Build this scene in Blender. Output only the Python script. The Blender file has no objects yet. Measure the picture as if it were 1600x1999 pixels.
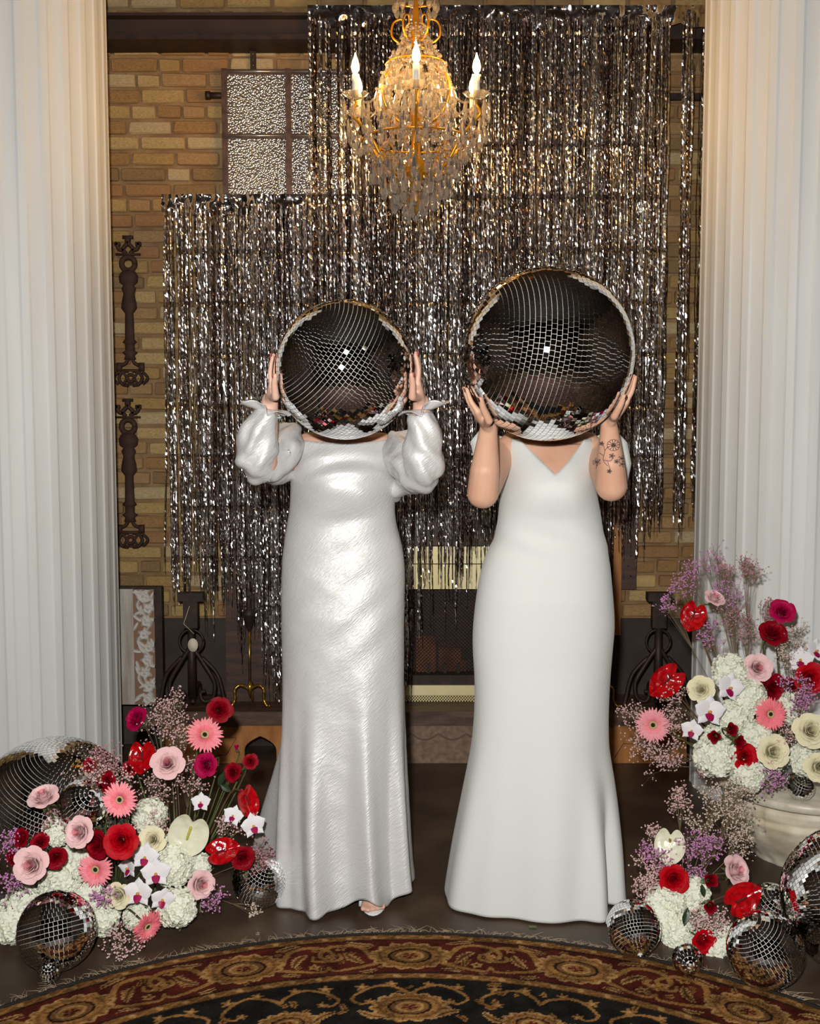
import bpy, bmesh, math, random
import numpy as np
from mathutils import Vector, Matrix, Quaternion, noise
from mathutils.bvhtree import BVHTree
PI = math.pi
rnd = random.Random(7)
SC = bpy.context.scene
COL = SC.collection

# ---------------------------------------------------------------- camera
F = 2200.0; CH = 1.5; TH = math.atan(184.5 / F)
cam = bpy.data.cameras.new('camera'); cam.sensor_fit = 'VERTICAL'; cam.sensor_height = 36.0
cam.lens = 36.0 * F / 1999.0; cam.clip_start = 0.05; cam.clip_end = 60
co = bpy.data.objects.new('camera', cam); COL.objects.link(co)
co.location = (0, 0, CH); co.rotation_euler = (PI / 2 - TH, 0, 0); SC.camera = co

# ---------------------------------------------------------------- light
w = bpy.data.worlds.new('world'); SC.world = w; w.use_nodes = True
w.node_tree.nodes['Background'].inputs[0].default_value = (0.5, 0.42, 0.34, 1)
w.node_tree.nodes['Background'].inputs[1].default_value = 0.05

def lamp(name, kind, loc, power, color, size, rot=(0, 0, 0)):
    l = bpy.data.lights.new(name, kind); l.energy = power; l.color = color
    if kind == 'AREA':
        l.shape = 'DISK'; l.size = size
    else:
        l.shadow_soft_size = size
    o = bpy.data.objects.new(name, l); COL.objects.link(o); o.location = loc; o.rotation_euler = rot
    return o
# the photographer's flash just above the lens, and dim unseen fill lamps added behind it
lamp('camera_flash', 'AREA', (-0.08, 0.0, 1.70), 112, (1.0, 0.985, 0.96), 0.075, (PI / 2 - 0.08, 0, 0))
for x_, y_ in ((-1.9, -.6), (0.2, -1.2), (2.0, .2)): lamp('fill_light', 'AREA', (x_, y_, 3.76), 9, (1.0, 0.84, 0.64), .16, (0, 0, 0))

SC.view_settings.view_transform = 'Standard'; SC.view_settings.look = 'None'
SC.view_settings.gamma = 1.0; SC.view_settings.use_curve_mapping = False
SC.view_settings.exposure = 0.0
SC.cycles.caustics_reflective = False; SC.cycles.caustics_refractive = False
SC.cycles.max_bounces = 6; SC.cycles.diffuse_bounces = 3; SC.cycles.transparent_max_bounces = 16; SC.cycles.adaptive_threshold = 0.03
SC.cycles.sample_clamp_indirect = 4.0

# ---------------------------------------------------------------- helpers
def P(px, py, Y):
    """a point of the place at distance Y that the photograph shows at px, py"""
    xc = (px - 800) / F; yc = -(py - 999.5) / F
    t = Y / (math.cos(TH) + yc * math.sin(TH))
    return Vector((xc * t, Y, CH + t * (yc * math.cos(TH) - math.sin(TH))))
def Zof(py, Y): return P(800, py, Y).z
def Xof(px, Y, py=1000): return P(px, py, Y).x
def on_floor(px, py, rp):
    """centre and radius of a ball lying on the floor"""
    lo, hi = 2.0, 6.0
    for _ in range(50):
        Y = (lo + hi) / 2; p = P(px, py, Y); R = rp / F * (Y - (CH - p.z) * -0.083)
        if p.z > R: lo = Y
        else: hi = Y
    return p, R
def sm(a, b, x):
    t = max(0.0, min(1.0, (x - a) / (b - a))); return t * t * (3 - 2 * t)
def lerp(a, b, t): return a + (b - a) * t
def interp(tab, x):
    if x <= tab[0][0]: return tab[0][1]
    for (a, va), (b, vb) in zip(tab, tab[1:]):
        if x <= b: return va + (vb - va) * (x - a) / (b - a)
    return tab[-1][1]

class MB:
    def __init__(s): s.v = []; s.f = []
    def add(s, vs, fs):
        n = len(s.v); s.v += [tuple(q) for q in vs]; s.f += [tuple(i + n for i in q) for q in fs]; return s
    def box(s, a, b, M=None):
        x0, y0, z0 = a; x1, y1, z1 = b
        vs = [Vector(q) for q in ((x0,y0,z0),(x1,y0,z0),(x1,y1,z0),(x0,y1,z0),(x0,y0,z1),(x1,y0,z1),(x1,y1,z1),(x0,y1,z1))]
        if M: vs = [M @ q for q in vs]
        return s.add(vs, ((0,3,2,1),(4,5,6,7),(0,1,5,4),(1,2,6,5),(2,3,7,6),(3,0,4,7)))
    def tube(s, pts, rad, n=8, flat=1.0, cap=True):
        pts = [Vector(q) for q in pts]
        if not hasattr(rad, '__len__'): rad = [rad] * len(pts)
        vs = []; fs = []; m = len(pts); up = None
        for i, q in enumerate(pts):
            d = (pts[min(i + 1, m - 1)] - pts[max(i - 1, 0)])
            d = d.normalized() if d.length > 1e-9 else Vector((0, 0, 1))
            if up is None: up = Vector((0, 1, 0)) if abs(d.y) < 0.9 else Vector((1, 0, 0))
            a = d.cross(up)
            a = a.normalized() if a.length > 1e-6 else Vector((1, 0, 0))
            b = d.cross(a).normalized(); up = -b if b.dot(up) < 0 else b
            b = up
            for k in range(n):
                t = 2 * PI * k / n
                vs.append(q + a * (math.cos(t) * rad[i]) + b * (math.sin(t) * rad[i] * flat))
        for i in range(m - 1):
            for k in range(n):
                fs.append((i * n + k, i * n + (k + 1) % n, (i + 1) * n + (k + 1) % n, (i + 1) * n + k))
        if cap: fs.append(tuple(range(n))[::-1]); fs.append(tuple((m - 1) * n + k for k in range(n)))
        return s.add(vs, fs)
    def lathe(s, prof, c=(0, 0, 0), n=32, cap=True, sx=1, sy=1, M=None):
        vs = []; fs = []; m = len(prof)
        for r, z in prof:
            for k in range(n):
                t = 2 * PI * k / n
                q = Vector((c[0] + r * math.cos(t) * sx, c[1] + r * math.sin(t) * sy, c[2] + z))
                vs.append(M @ q if M else q)
        for i in range(m - 1):
            for k in range(n):
                fs.append((i * n + k, i * n + (k + 1) % n, (i + 1) * n + (k + 1) % n, (i + 1) * n + k))
        if cap: fs.append(tuple(range(n))[::-1]); fs.append(tuple((m - 1) * n + k for k in range(n)))
        return s.add(vs, fs)
    def ball(s, c, r, n=12, m=8, sc=(1, 1, 1), R=None):
        prof = []
        c = Vector(c)
        vs = []; fs = []
        for i in range(m + 1):
            a = PI * i / m
            for k in range(n):
                t = 2 * PI * k / n
                q = Vector((math.sin(a) * math.cos(t) * r * sc[0], math.sin(a) * math.sin(t) * r * sc[1], math.cos(a) * r * sc[2]))
                if R: q = R @ q
                vs.append(c + q)
        for i in range(m):
            for k in range(n):
                fs.append((i * n + k, (i + 1) * n + k, (i + 1) * n + (k + 1) % n, i * n + (k + 1) % n))
        return s.add(vs, fs)
    def grid(s, fn, nu, nv, wrap=False):
        vs = [fn(i / nu, j / nv) for j in range(nv + 1) for i in range(nu + (0 if wrap else 1))]
        W = nu if wrap else nu + 1
        fs = [(j * W + i, j * W + (i + 1) % W, (j + 1) * W + (i + 1) % W, (j + 1) * W + i) for j in range(nv) for i in range(nu)]
        return s.add(vs, fs)
    def plate(s, outline, y0, y1):
        """a flat outline in x, z given a thickness in y"""
        n = len(outline)
        vs = [(x, y0, z) for x, z in outline] + [(x, y1, z) for x, z in outline]
        fs = [tuple(range(n)), tuple(range(2 * n - 1, n - 1, -1))] + [(i, i + n, (i + 1) % n + n, (i + 1) % n) for i in range(n)]
        return s.add(vs, fs)
    def mesh(s, name, smooth=True, fix=False):
        me = bpy.data.meshes.new(name); me.from_pydata(s.v, [], s.f); me.update()
        if fix:
            bm = bmesh.new(); bm.from_mesh(me); bmesh.ops.remove_doubles(bm, verts=bm.verts, dist=1e-5)
            bmesh.ops.recalc_face_normals(bm, faces=bm.faces); bm.to_mesh(me); bm.free()
        if smooth: me.polygons.foreach_set('use_smooth', [True] * len(me.polygons))
        return me
    def build(s, name, m, parent=None, smooth=True, fix=False, kind=None):
        return obj(name, s.mesh(name, smooth, fix), m, parent, kind)

def obj(name, me, m=None, parent=None, kind=None):
    o = bpy.data.objects.new(name, me); COL.objects.link(o)
    if m is not None:
        if len(me.materials) == 0: me.materials.append(m)
        else: o.material_slots[0].link = 'OBJECT'; o.material_slots[0].material = m
    if parent: o.parent = parent
    if kind: o['kind'] = kind
    return o
def thing(name, label, cat, loc=(0, 0, 0), group=None, q=None):
    o = bpy.data.objects.new(name, None); COL.objects.link(o); o.location = loc; o.empty_display_size = 0.05
    if q is not None: o.rotation_mode = 'QUATERNION'; o.rotation_quaternion = q
    return tag(o, label, cat, group)
def tag(o, label, cat, group=None):
    o['label'] = label; o['category'] = cat
    if group: o['group'] = group
    return o
def bez(pts, n=8):
    """smooth curve through the points"""
    pts = [Vector(q) for q in pts]; out = []
    for i in range(len(pts) - 1):
        p0 = pts[max(i - 1, 0)]; p1 = pts[i]; p2 = pts[i + 1]; p3 = pts[min(i + 2, len(pts) - 1)]
        for k in range(n):
            t = k / n
            out.append(0.5 * ((2 * p1) + (p2 - p0) * t + (2 * p0 - 5 * p1 + 4 * p2 - p3) * t * t + (3 * p1 - p0 - 3 * p2 + p3) * t ** 3))
    out.append(pts[-1]); return out

# ---------------------------------------------------------------- materials
MATS = {}
def srgb(r, g, b):
    f = lambda c: (c / 255 / 12.92) if c / 255 <= 0.04045 else ((c / 255 + 0.055) / 1.055) ** 2.4
    return (f(r), f(g), f(b), 1)
def mat(name, c, rough=0.6, metal=0.0, c2=None, nscale=8.0, bump=0.0, bscale=60.0, spec=0.5, stretch=None, sss=0, sheen=0, coat=0, lo=0.35, hi=0.65, trans=0, emit=None, estr=0, tex=False):
    m = bpy.data.materials.new(name); m.use_nodes = True; nt = m.node_tree; N = nt.nodes; L = nt.links
    b = N['Principled BSDF']
    b.inputs['Base Color'].default_value = c; b.inputs['Roughness'].default_value = rough; b.inputs['Metallic'].default_value = metal
    b.inputs['Specular IOR Level'].default_value = spec
    if sss: b.inputs['Subsurface Weight'].default_value = sss; b.inputs['Subsurface Radius'].default_value = (1, .35, .2); b.inputs['Subsurface Scale'].default_value = 0.01
    if sheen: b.inputs['Sheen Weight'].default_value = sheen
    if coat: b.inputs['Coat Weight'].default_value = coat; b.inputs['Coat Roughness'].default_value = 0.08
    if trans: b.inputs['Transmission Weight'].default_value = trans
    if emit: b.inputs['Emission Color'].default_value = emit; b.inputs['Emission Strength'].default_value = estr
    vec = None
    if c2 or bump:
        tc = N.new('ShaderNodeTexCoord'); mp = N.new('ShaderNodeMapping'); L.new(tc.outputs['Object'], mp.inputs[0])
        if stretch: mp.inputs['Scale'].default_value = stretch[:3]; mp.inputs['Rotation'].default_value = stretch[3:] if len(stretch) > 3 else (0, 0, 0)
        vec = mp.outputs[0]
        if tex: mp.vector_type = 'TEXTURE'
    if c2:
        n = N.new('ShaderNodeTexNoise'); n.inputs['Scale'].default_value = nscale; n.inputs['Detail'].default_value = 5; L.new(vec, n.inputs[0])
        r = N.new('ShaderNodeMapRange'); r.inputs[1].default_value = lo; r.inputs[2].default_value = hi; L.new(n.outputs[0], r.inputs[0])
        x = N.new('ShaderNodeMix'); x.data_type = 'RGBA'; x.inputs[6].default_value = c; x.inputs[7].default_value = c2
        L.new(r.outputs[0], x.inputs[0]); L.new(x.outputs[2], b.inputs['Base Color'])
    if bump:
        n = N.new('ShaderNodeTexNoise'); n.inputs['Scale'].default_value = bscale; n.inputs['Detail'].default_value = 4; L.new(vec, n.inputs[0])
        bp = N.new('ShaderNodeBump'); bp.inputs['Strength'].default_value = bump; bp.inputs['Distance'].default_value = 0.004
        L.new(n.outputs[0], bp.inputs['Height']); L.new(bp.outputs[0], b.inputs['Normal'])
    MATS[name] = m; return m
BR = []
for i, (a, b_) in enumerate([((206,176,116),(178,146,96)), ((194,160,102),(168,134,86)), ((182,142,92),(154,120,78)), ((170,130,88),(188,156,112)),
                            ((214,186,130),(184,152,104)), ((164,134,94),(140,112,78)), ((192,162,114),(208,190,152)), ((160,120,80),(178,138,94))]):
    BR.append(mat('brick_%d' % i, srgb(*a), 0.9, c2=srgb(*b_), nscale=14, bump=0.6, bscale=90, spec=0.2))
M_mortar = mat('mortar', srgb(162,134,98), 0.95, c2=srgb(136,106,76), nscale=9, bump=0.8, bscale=70, spec=0.1)
M_plaster = mat('dark_plaster', srgb(72,62,56), 0.85, c2=srgb(60,50,46), nscale=5, bump=0.3)
M_room = mat('room_wall', srgb(70,50,36), 0.8, c2=srgb(46,32,24), nscale=2)
M_ceil = mat('room_ceiling', srgb(46,36,28), 0.9, c2=srgb(30,24,20), nscale=2)
M_floor = mat('floor_concrete', srgb(68,54,42), 0.42, c2=srgb(108,88,68), nscale=3.2, bump=0.25, bscale=26, spec=0.35, lo=0.45, hi=0.8)
M_col = mat('column_paint', srgb(236,238,236), 0.5, c2=srgb(229,230,227), nscale=5, spec=0.35, stretch=(1,1,.2))
M_beam = mat('beam_steel', srgb(58,38,26), 0.6, c2=srgb(44,28,20), nscale=6)
M_black = mat('black_iron', srgb(40,32,28), 0.55, metal=0.3, c2=srgb(62,42,32), nscale=20, bump=0.2)
M_iron = mat('rusty_iron', srgb(70,45,34), 0.75, metal=0.1, c2=srgb(50,33,27), nscale=18, bump=0.3)
M_brass = mat('brass', srgb(196,160,74), 0.3, metal=0.9, c2=srgb(150,112,48), nscale=8)
M_brassl = mat('polished_brass', srgb(246,234,186), 0.45, metal=0.2, c2=srgb(236,218,160), nscale=5)
M_gold = mat('gilt', srgb(226,160,44), 0.3, metal=0.75)
M_wood = mat('dark_wood', srgb(86,56,38), 0.55, c2=srgb(56,36,26), nscale=5, stretch=(1,1,8), bump=0.2)
M_woodh = mat('hearth_wood', srgb(104,76,58), 0.5, c2=srgb(64,44,34), nscale=6, stretch=(1,6,6), bump=0.2)
M_orange = mat('orange_wood', srgb(186,124,62), 0.6, c2=srgb(156,98,48), nscale=8, stretch=(3,3,1))
M_stone = mat('hearth_stone', srgb(146,122,102), 0.85, c2=srgb(118,96,80), nscale=40, bump=0.3)
M_mirror = mat('mirror_glass', (0.93, 0.94, 0.94, 1), 0.015, metal=1.0)
M_grout = mat('mirror_ball_core', srgb(214,214,210), 0.5)
M_foil = mat('silver_foil', (0.78, 0.75, 0.73, 1), 0.15, metal=1.0)
M_foil0 = mat('smoked_foil', (0.34, 0.26, 0.25, 1), 0.11, metal=1.0)
M_foil2 = mat('bright_foil', (0.95, 0.94, 0.93, 1), 0.19, metal=1.0)
M_satin = mat('satin', srgb(222,221,219), 0.45, metal=0.2, bump=0.5, bscale=46, spec=0.8, stretch=(1.0,1.0,.16,0,-0.72,0), tex=True)
M_crepe = mat('crepe', srgb(226,228,224), 0.8, bump=0.05, bscale=300, sheen=0.15, spec=0.25)
M_skin = mat('skin', srgb(224,178,150), 0.5, c2=srgb(214,162,134), nscale=9, sss=0.12, spec=0.4)
M_skinb = mat('fair_skin', srgb(232,190,168), 0.5, c2=srgb(224,174,150), nscale=9, sss=0.12, spec=0.4)
M_ink = mat('tattoo_ink', srgb(70,58,56), 0.6)
M_nail = mat('nail_polish', srgb(74,18,24), 0.15, coat=1)
M_hair = mat('hair_brown', srgb(74,48,34), 0.45, c2=srgb(50,32,24), nscale=30, stretch=(8,8,1))
M_marble = mat('pedestal_stone', srgb(238,230,210), 0.75, c2=srgb(206,192,164), nscale=9, bump=0.6, bscale=18)
M_slab = mat('pedestal_slab', srgb(228,221,204), 0.4, c2=srgb(202,192,170), nscale=26)
M_stem = mat('stem_green', srgb(92,110,56), 0.5, c2=srgb(70,70,40), nscale=20)
M_leaf = mat('leaf_green', srgb(40,62,34), 0.4, c2=srgb(28,46,26), nscale=20)
M_twig = mat('breath_stem', srgb(120,104,78), 0.7)
M_twigd = mat('anthurium_stem', srgb(104,74,50), 0.5)
M_bb = [mat('breath_pink', srgb(226,186,184), 0.7), mat('breath_mauve', srgb(206,140,190), 0.7), mat('breath_cream', srgb(222,200,184), 0.7), mat('breath_rose', srgb(188,136,142), 0.7)]
def petal(name, a, b, rough=0.55, sss=0.08, **k): return mat(name, srgb(*a), rough, c2=srgb(*b), nscale=22, sss=sss, spec=0.15, bump=0.12, bscale=40, **k)
PC = {'pink': petal('petal_pale_pink', (246,214,210), (242,190,194)), 'red': petal('petal_red', (202,4,24), (160,0,16), sss=0),
      'dark': petal('petal_dark_red', (160,4,28), (116,0,18), sss=0), 'magenta': petal('petal_magenta', (200,12,88), (150,4,52)),
      'cream': petal('petal_cream', (242,236,206), (232,220,176)), 'white': petal('petal_white', (244,242,242), (236,232,236), 0.5),
      'hyd': petal('petal_hydrangea', (246,245,232), (232,234,208), 0.6), 'coral': petal('petal_coral', (255,122,136), (250,140,150)),
      'rosepink': petal('petal_rose_pink', (252,164,172), (255,140,152)), 'heart': petal('petal_deep_pink', (240,170,176), (238,150,160))}
M_anth = mat('anthurium_red', srgb(200,8,16), 0.16, c2=srgb(140,2,12), nscale=3, bump=0.35, bscale=4, coat=0.6)
M_anthw = mat('anthurium_white', srgb(232,230,208), 0.3, c2=srgb(222,222,190), nscale=3, bump=0.4, bscale=5)
M_spadd = mat('spadix_dark', srgb(96,20,16), 0.6, bump=0.5, bscale=200)
M_spady = mat('spadix_yellow', srgb(222,200,92), 0.6, c2=srgb(180,190,80), nscale=14, bump=0.5, bscale=200)
M_lip = mat('orchid_lip', srgb(186,10,90), 0.35, c2=srgb(130,10,60), nscale=60)
M_lipy = mat('orchid_throat', srgb(214,150,60), 0.4)
M_gd = mat('gerbera_disc', srgb(58,34,22), 0.7, bump=0.8, bscale=300); M_gr = mat('gerbera_ring', srgb(226,206,150), 0.7, bump=0.6, bscale=300)
M_candle = mat('candle_sleeve', srgb(240,234,220), 0.5)
M_bulb = mat('candle_bulb', (1, 0.75, 0.4, 1), 0.2, emit=(1.0, 0.56, 0.19, 1), estr=330)
M_fringe = mat('rug_fringe', srgb(168,148,124), 0.9)
M_tag = mat('paper_tag', srgb(226,216,192), 0.7)
def crystal_mat():
    m = bpy.data.materials.new('cut_crystal'); m.use_nodes = True; nt = m.node_tree; N = nt.nodes; L = nt.links; N.clear()
    o = N.new('ShaderNodeOutputMaterial'); mx = N.new('ShaderNodeMixShader'); t = N.new('ShaderNodeBsdfTransparent'); g = N.new('ShaderNodeBsdfGlossy')
    t.inputs[0].default_value = (0.97, 0.93, 0.86, 1); g.inputs['Roughness'].default_value = 0.09; g.inputs[0].default_value = (1, 0.97, 0.92, 1)
    fr = N.new('ShaderNodeFresnel'); fr.inputs[0].default_value = 1.9
    L.new(fr.outputs[0], mx.inputs[0]); L.new(t.outputs[0], mx.inputs[1]); L.new(g.outputs[0], mx.inputs[2])
    d = N.new('ShaderNodeBsdfTranslucent'); d.inputs[0].default_value = (1, .96, .9, 1); d2 = N.new('ShaderNodeBsdfDiffuse'); d2.inputs[0].default_value = (.95, .93, .9, 1)
    a1 = N.new('ShaderNodeMixShader'); a1.inputs[0].default_value = .5; L.new(d.outputs[0], a1.inputs[1]); L.new(d2.outputs[0], a1.inputs[2])
    a2 = N.new('ShaderNodeMixShader'); a2.inputs[0].default_value = .15; L.new(mx.outputs[0], a2.inputs[1]); L.new(a1.outputs[0], a2.inputs[2]); L.new(a2.outputs[0], o.inputs[0]); return m
M_crystal = crystal_mat()
def hammered():
    m = mat('hammered_glass', srgb(226,222,218), 0.2, metal=0.9); N = m.node_tree.nodes; L = m.node_tree.links; b = N['Principled BSDF']
    tc = N.new('ShaderNodeTexCoord'); v = N.new('ShaderNodeTexVoronoi'); v.inputs['Scale'].default_value = 105; L.new(tc.outputs['Object'], v.inputs[0])
    bp = N.new('ShaderNodeBump'); bp.invert = True; bp.inputs['Strength'].default_value = 1.0; bp.inputs['Distance'].default_value = 0.0042
    sq = N.new('ShaderNodeMath'); sq.operation = 'MULTIPLY'; L.new(v.outputs['Distance'], sq.inputs[0]); L.new(v.outputs['Distance'], sq.inputs[1]); L.new(sq.outputs[0], bp.inputs['Height']); L.new(bp.outputs[0], b.inputs['Normal']); return m
M_ham = hammered()
# ================================================================ the room
WY = 5.10
def struct(name, mb, m, **k):
    o = mb.build(name, m, None, **k); o['kind'] = 'structure'; return o
floor = struct('floor', MB().box((-3.3, -3.2, -0.06), (3.3, WY + .3, 0)), M_floor, smooth=False)
struct('ceiling', MB().box((-3.3, -3.2, 3.8), (3.3, WY + .3, 3.9)), M_ceil, smooth=False)
struct('wall_left', MB().box((-3.4, -3.2, 0), (-3.3, WY + .3, 3.8)), M_room, smooth=False)
struct('wall_right', MB().box((3.3, -3.2, 0), (3.4, WY + .3, 3.8)), M_room, smooth=False)
struct('wall_front', MB().box((-3.3, -3.3, 0), (3.3, -3.2, 3.8)), M_room, smooth=False)
wall = struct('wall_back', MB().box((-3.3, WY, 0), (3.3, WY + .25, 3.8)), M_mortar, smooth=False)
MB().box((-3.3, WY - .012, 0), (3.3, WY, .585)).build('painted_dado', M_plaster, wall, smooth=False)
# bricks: four worn shapes, laid in common bond
def brick_mb(seed):
    r = random.Random(seed); mb = MB(); c = .10
    j = lambda a=.02: r.uniform(-a, a)
    ring = [(-.5 + .035, -.5), (.5 - .035, -.5), (.5, -.5 + c), (.5, .5 - c), (.5 - .035, .5), (-.5 + .035, .5), (-.5, .5 - c), (-.5, -.5 + c)]
    back = [(x, .5, z) for x, z in ring]; mid = [(x + j(.008), -.30, z + j()) for x, z in ring]; fr = [(x * .965 + j(.006), -.5 + j(.1), z * .84 + j(.03)) for x, z in ring]
    fs = [(i, (i + 1) % 8, (i + 1) % 8 + 8, i + 8) for i in range(8)] + [(i + 8, (i + 1) % 8 + 8, (i + 1) % 8 + 16, i + 16) for i in range(8)] + [tuple(range(16, 24))]
    mb.add(back + mid + fr, fs); return mb
BV = [brick_mb(s) for s in range(5)]; BM = [b.mesh('brick', False, True) for b in BV]
for k, me in enumerate(BM): me.materials.append(BR[k])
ch = 0.0672; nb = 0; far = [MB() for _ in range(4)]; rb = random.Random(3)
zc = .585 + .01; row = 0
while zc < 3.78:
    x = -3.28 + rb.uniform(0, .15); header = row % 6 == 3
    while x < 3.2:
        L_ = (.094 if header or rb.random() < .12 else .192) + rb.uniform(-.008, .008)
        cx = x + L_ / 2; hz = ch - .012 + rb.uniform(-.003, .002)
        vis = (-1.42 < cx < -.52) or (1.06 < cx < 1.36)
        yy = WY - rb.uniform(.004, .012)
        pos = (cx, yy + .01, zc + hz / 2 + rb.uniform(-.002, .002))
        if vis and nb < 296 and zc < 3.45:
            o = bpy.data.objects.new('brick', BM[rb.randrange(5)]); COL.objects.link(o); o.parent = wall
            o.location = pos; o.scale = (L_, .034, hz); o.rotation_euler = (0, rb.uniform(-.012, .012), 0)
            o.material_slots[0].link = 'OBJECT'; o.material_slots[0].material = BR[rb.randrange(8)]; nb += 1
        else:
            s = BV[rb.randrange(5)]; far[rb.randrange(4)].add([(v[0] * L_ + pos[0], v[1] * .034 + pos[1], v[2] * hz + pos[2]) for v in s.v], s.f)
        x += L_ + .013
    zc += ch; row += 1
for k, f_ in enumerate(far): f_.build('brick_field', BR[(0, 2, 1, 5)[k]], wall, smooth=False, kind='stuff')

# steel beam across the wall with its flanges
t = thing('ceiling_beam', 'dark brown steel beam running along the brick wall above the hammered window', 'beam', (0, WY, Zof(76, 4.92)))
def child(o, par):  # parent while keeping world coordinates of the mesh
    o.parent = par; o.matrix_parent_inverse = Matrix.Translation(par.location).inverted() if par.rotation_mode != 'QUATERNION' else (Matrix.Translation(par.location) @ par.rotation_quaternion.to_matrix().to_4x4()).inverted(); return o
zb0, zb1 = Zof(76, 4.9), Zof(24, 4.9)
child(MB().box((-3.25, 4.95, zb0 + .02), (3.25, 5.09, zb1 - .012)).build('web', M_beam, smooth=False), t)
child(MB().box((-3.25, 4.90, zb0), (3.25, 5.09, zb0 + .02)).build('flange', M_black, smooth=False), t)
child(MB().box((-3.25, 4.90, zb1 - .012), (3.25, 5.09, zb1)).build('flange', M_beam, smooth=False), t)
# perforated hanger strap, pipe
t = thing('hanger_strap', 'perforated dark metal strap hanging between the beam and the hammered window', 'strap', (Xof(503, 5.05), 5.08, Zof(134, 5.05)))
xs = Xof(503, 5.05); z0, z1 = Zof(135, 5.05), zb0
child(MB().box((xs - .0125, 5.06, z0), (xs + .0125, 5.075, z1)).build('strap', M_black, smooth=False), t)
for k in range(5):
    child(MB().lathe([(.0035, -.002), (.0035, .002)], n=8, M=Matrix.Translation((xs, 5.058, z1 - .012 - k * .024)) @ Matrix.Rotation(PI / 2, 4, 'X')).build('rivet', M_brass), t)
zp = Zof(187, 5.05)
tag(MB().tube([(-.88, 5.045, zp), (-.80, 5.045, zp)], .014, 10).tube([(-.89, 5.045, zp), (-.87, 5.045, zp)], .019, 10).build('conduit_stub', M_black), 'short black conduit stub beside the left edge of the hammered window', 'pipe')
tag(MB().box((Xof(1285, 5.05), 5.055, zp - .014), (3.2, 5.085, zp + .014)).build('wall_rail', M_black, smooth=False), 'thin dark horizontal rail on the brick wall beside the right column', 'rail')

# hammered glass windows
def window(n, px0, px1, pym, pyt, pyb, cols, rows):
    Y = 5.055; x = [Xof(a, Y, 260) for a in cols]; z = [Zof(a, Y) for a in rows]
    t = bpy.data.objects.new('window_%d' % n, None); COL.objects.link(t); t['kind'] = 'structure'; t.location = ((x[0] + x[-1]) / 2, 5.09, z[-1])
    for a in x: child(MB().box((a - .012, Y - .025, z[-1] - .012), (a + .012, 5.085, z[0] + .012)).build('window_frame', M_bar, smooth=False), t)
    for a in z:
        for p, q in zip(x, x[1:]):
            child(MB().box((p + .012, Y - .018, a - .010), (q - .012, 5.085, a + .010)).build('window_frame', M_bar, smooth=False), t)
            if cols: child(MB().tube([(p + .012, Y - .02, a), (q - .012, Y - .02, a)], .006, 8).build('glazing_bead', M_bead), t)
    for p, q in zip(x, x[1:]):
        for a, b in zip(z, z[1:]):
            child(MB().box((p + .012, Y, b + .01), (q - .012, Y + .008, a - .01)).build('pane', M_ham, smooth=False), t)
    return t
M_bar = mat('window_bar', srgb(112,88,76), 0.4, metal=0.5, c2=srgb(80,56,46), nscale=30)
M_bead = mat('window_bead', srgb(196,190,184), 0.3, metal=0.8)
window(1, 0, 0, 0, 0, 0, [440, 564, 690], [142, 267, 392, 516])
window(2, 0, 0, 0, 0, 0, [1062, 1186], [142, 267, 392, 516])

# ---------------------------------------------------------------- fluted columns
def column(px_c, label):
    Y = 4.5; cx = Xof(px_c, Y, 900); R = .394; n = 28; sub = 10; mb = MB(); prof = []
    for k in range(n):
        for j in range(sub):
            u = j / sub; a = 2 * PI * (k + u) / n
            if u < .30: r = R
            else:
                w_ = (u - .30) / .70; r = R - .0062 * math.sqrt(max(0, 1 - (2 * w_ - 1) ** 2))
            prof.append((a, r))
    t = thing('fluted_column', label, 'column', (cx, Y, 0))
    m = len(prof)
    zs = [0.0, .08, 3.55, 3.62]
    vs = []
    for z in zs:
        for a, r in prof: vs.append((r * math.cos(a), r * math.sin(a), z))
    fs = [(i * m + k, i * m + (k + 1) % m, (i + 1) * m + (k + 1) % m, (i + 1) * m + k) for i in range(len(zs) - 1) for k in range(m)]
    mb.add(vs, fs); mb.build('shaft', M_col, t, smooth=False)
    MB().lathe([(R * .98, 3.60), (R + .03, 3.62), (R + .05, 3.66), (R + .05, 3.70), (R + .09, 3.74), (R + .09, 3.80)], n=64).build('capital', M_col, t)
    for k in range(3):
        pass
    return t
column(27, 'white fluted column on the left, behind the large mirror ball')
column(1556, 'white fluted column on the right, behind the flowers on the pedestal')

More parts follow.
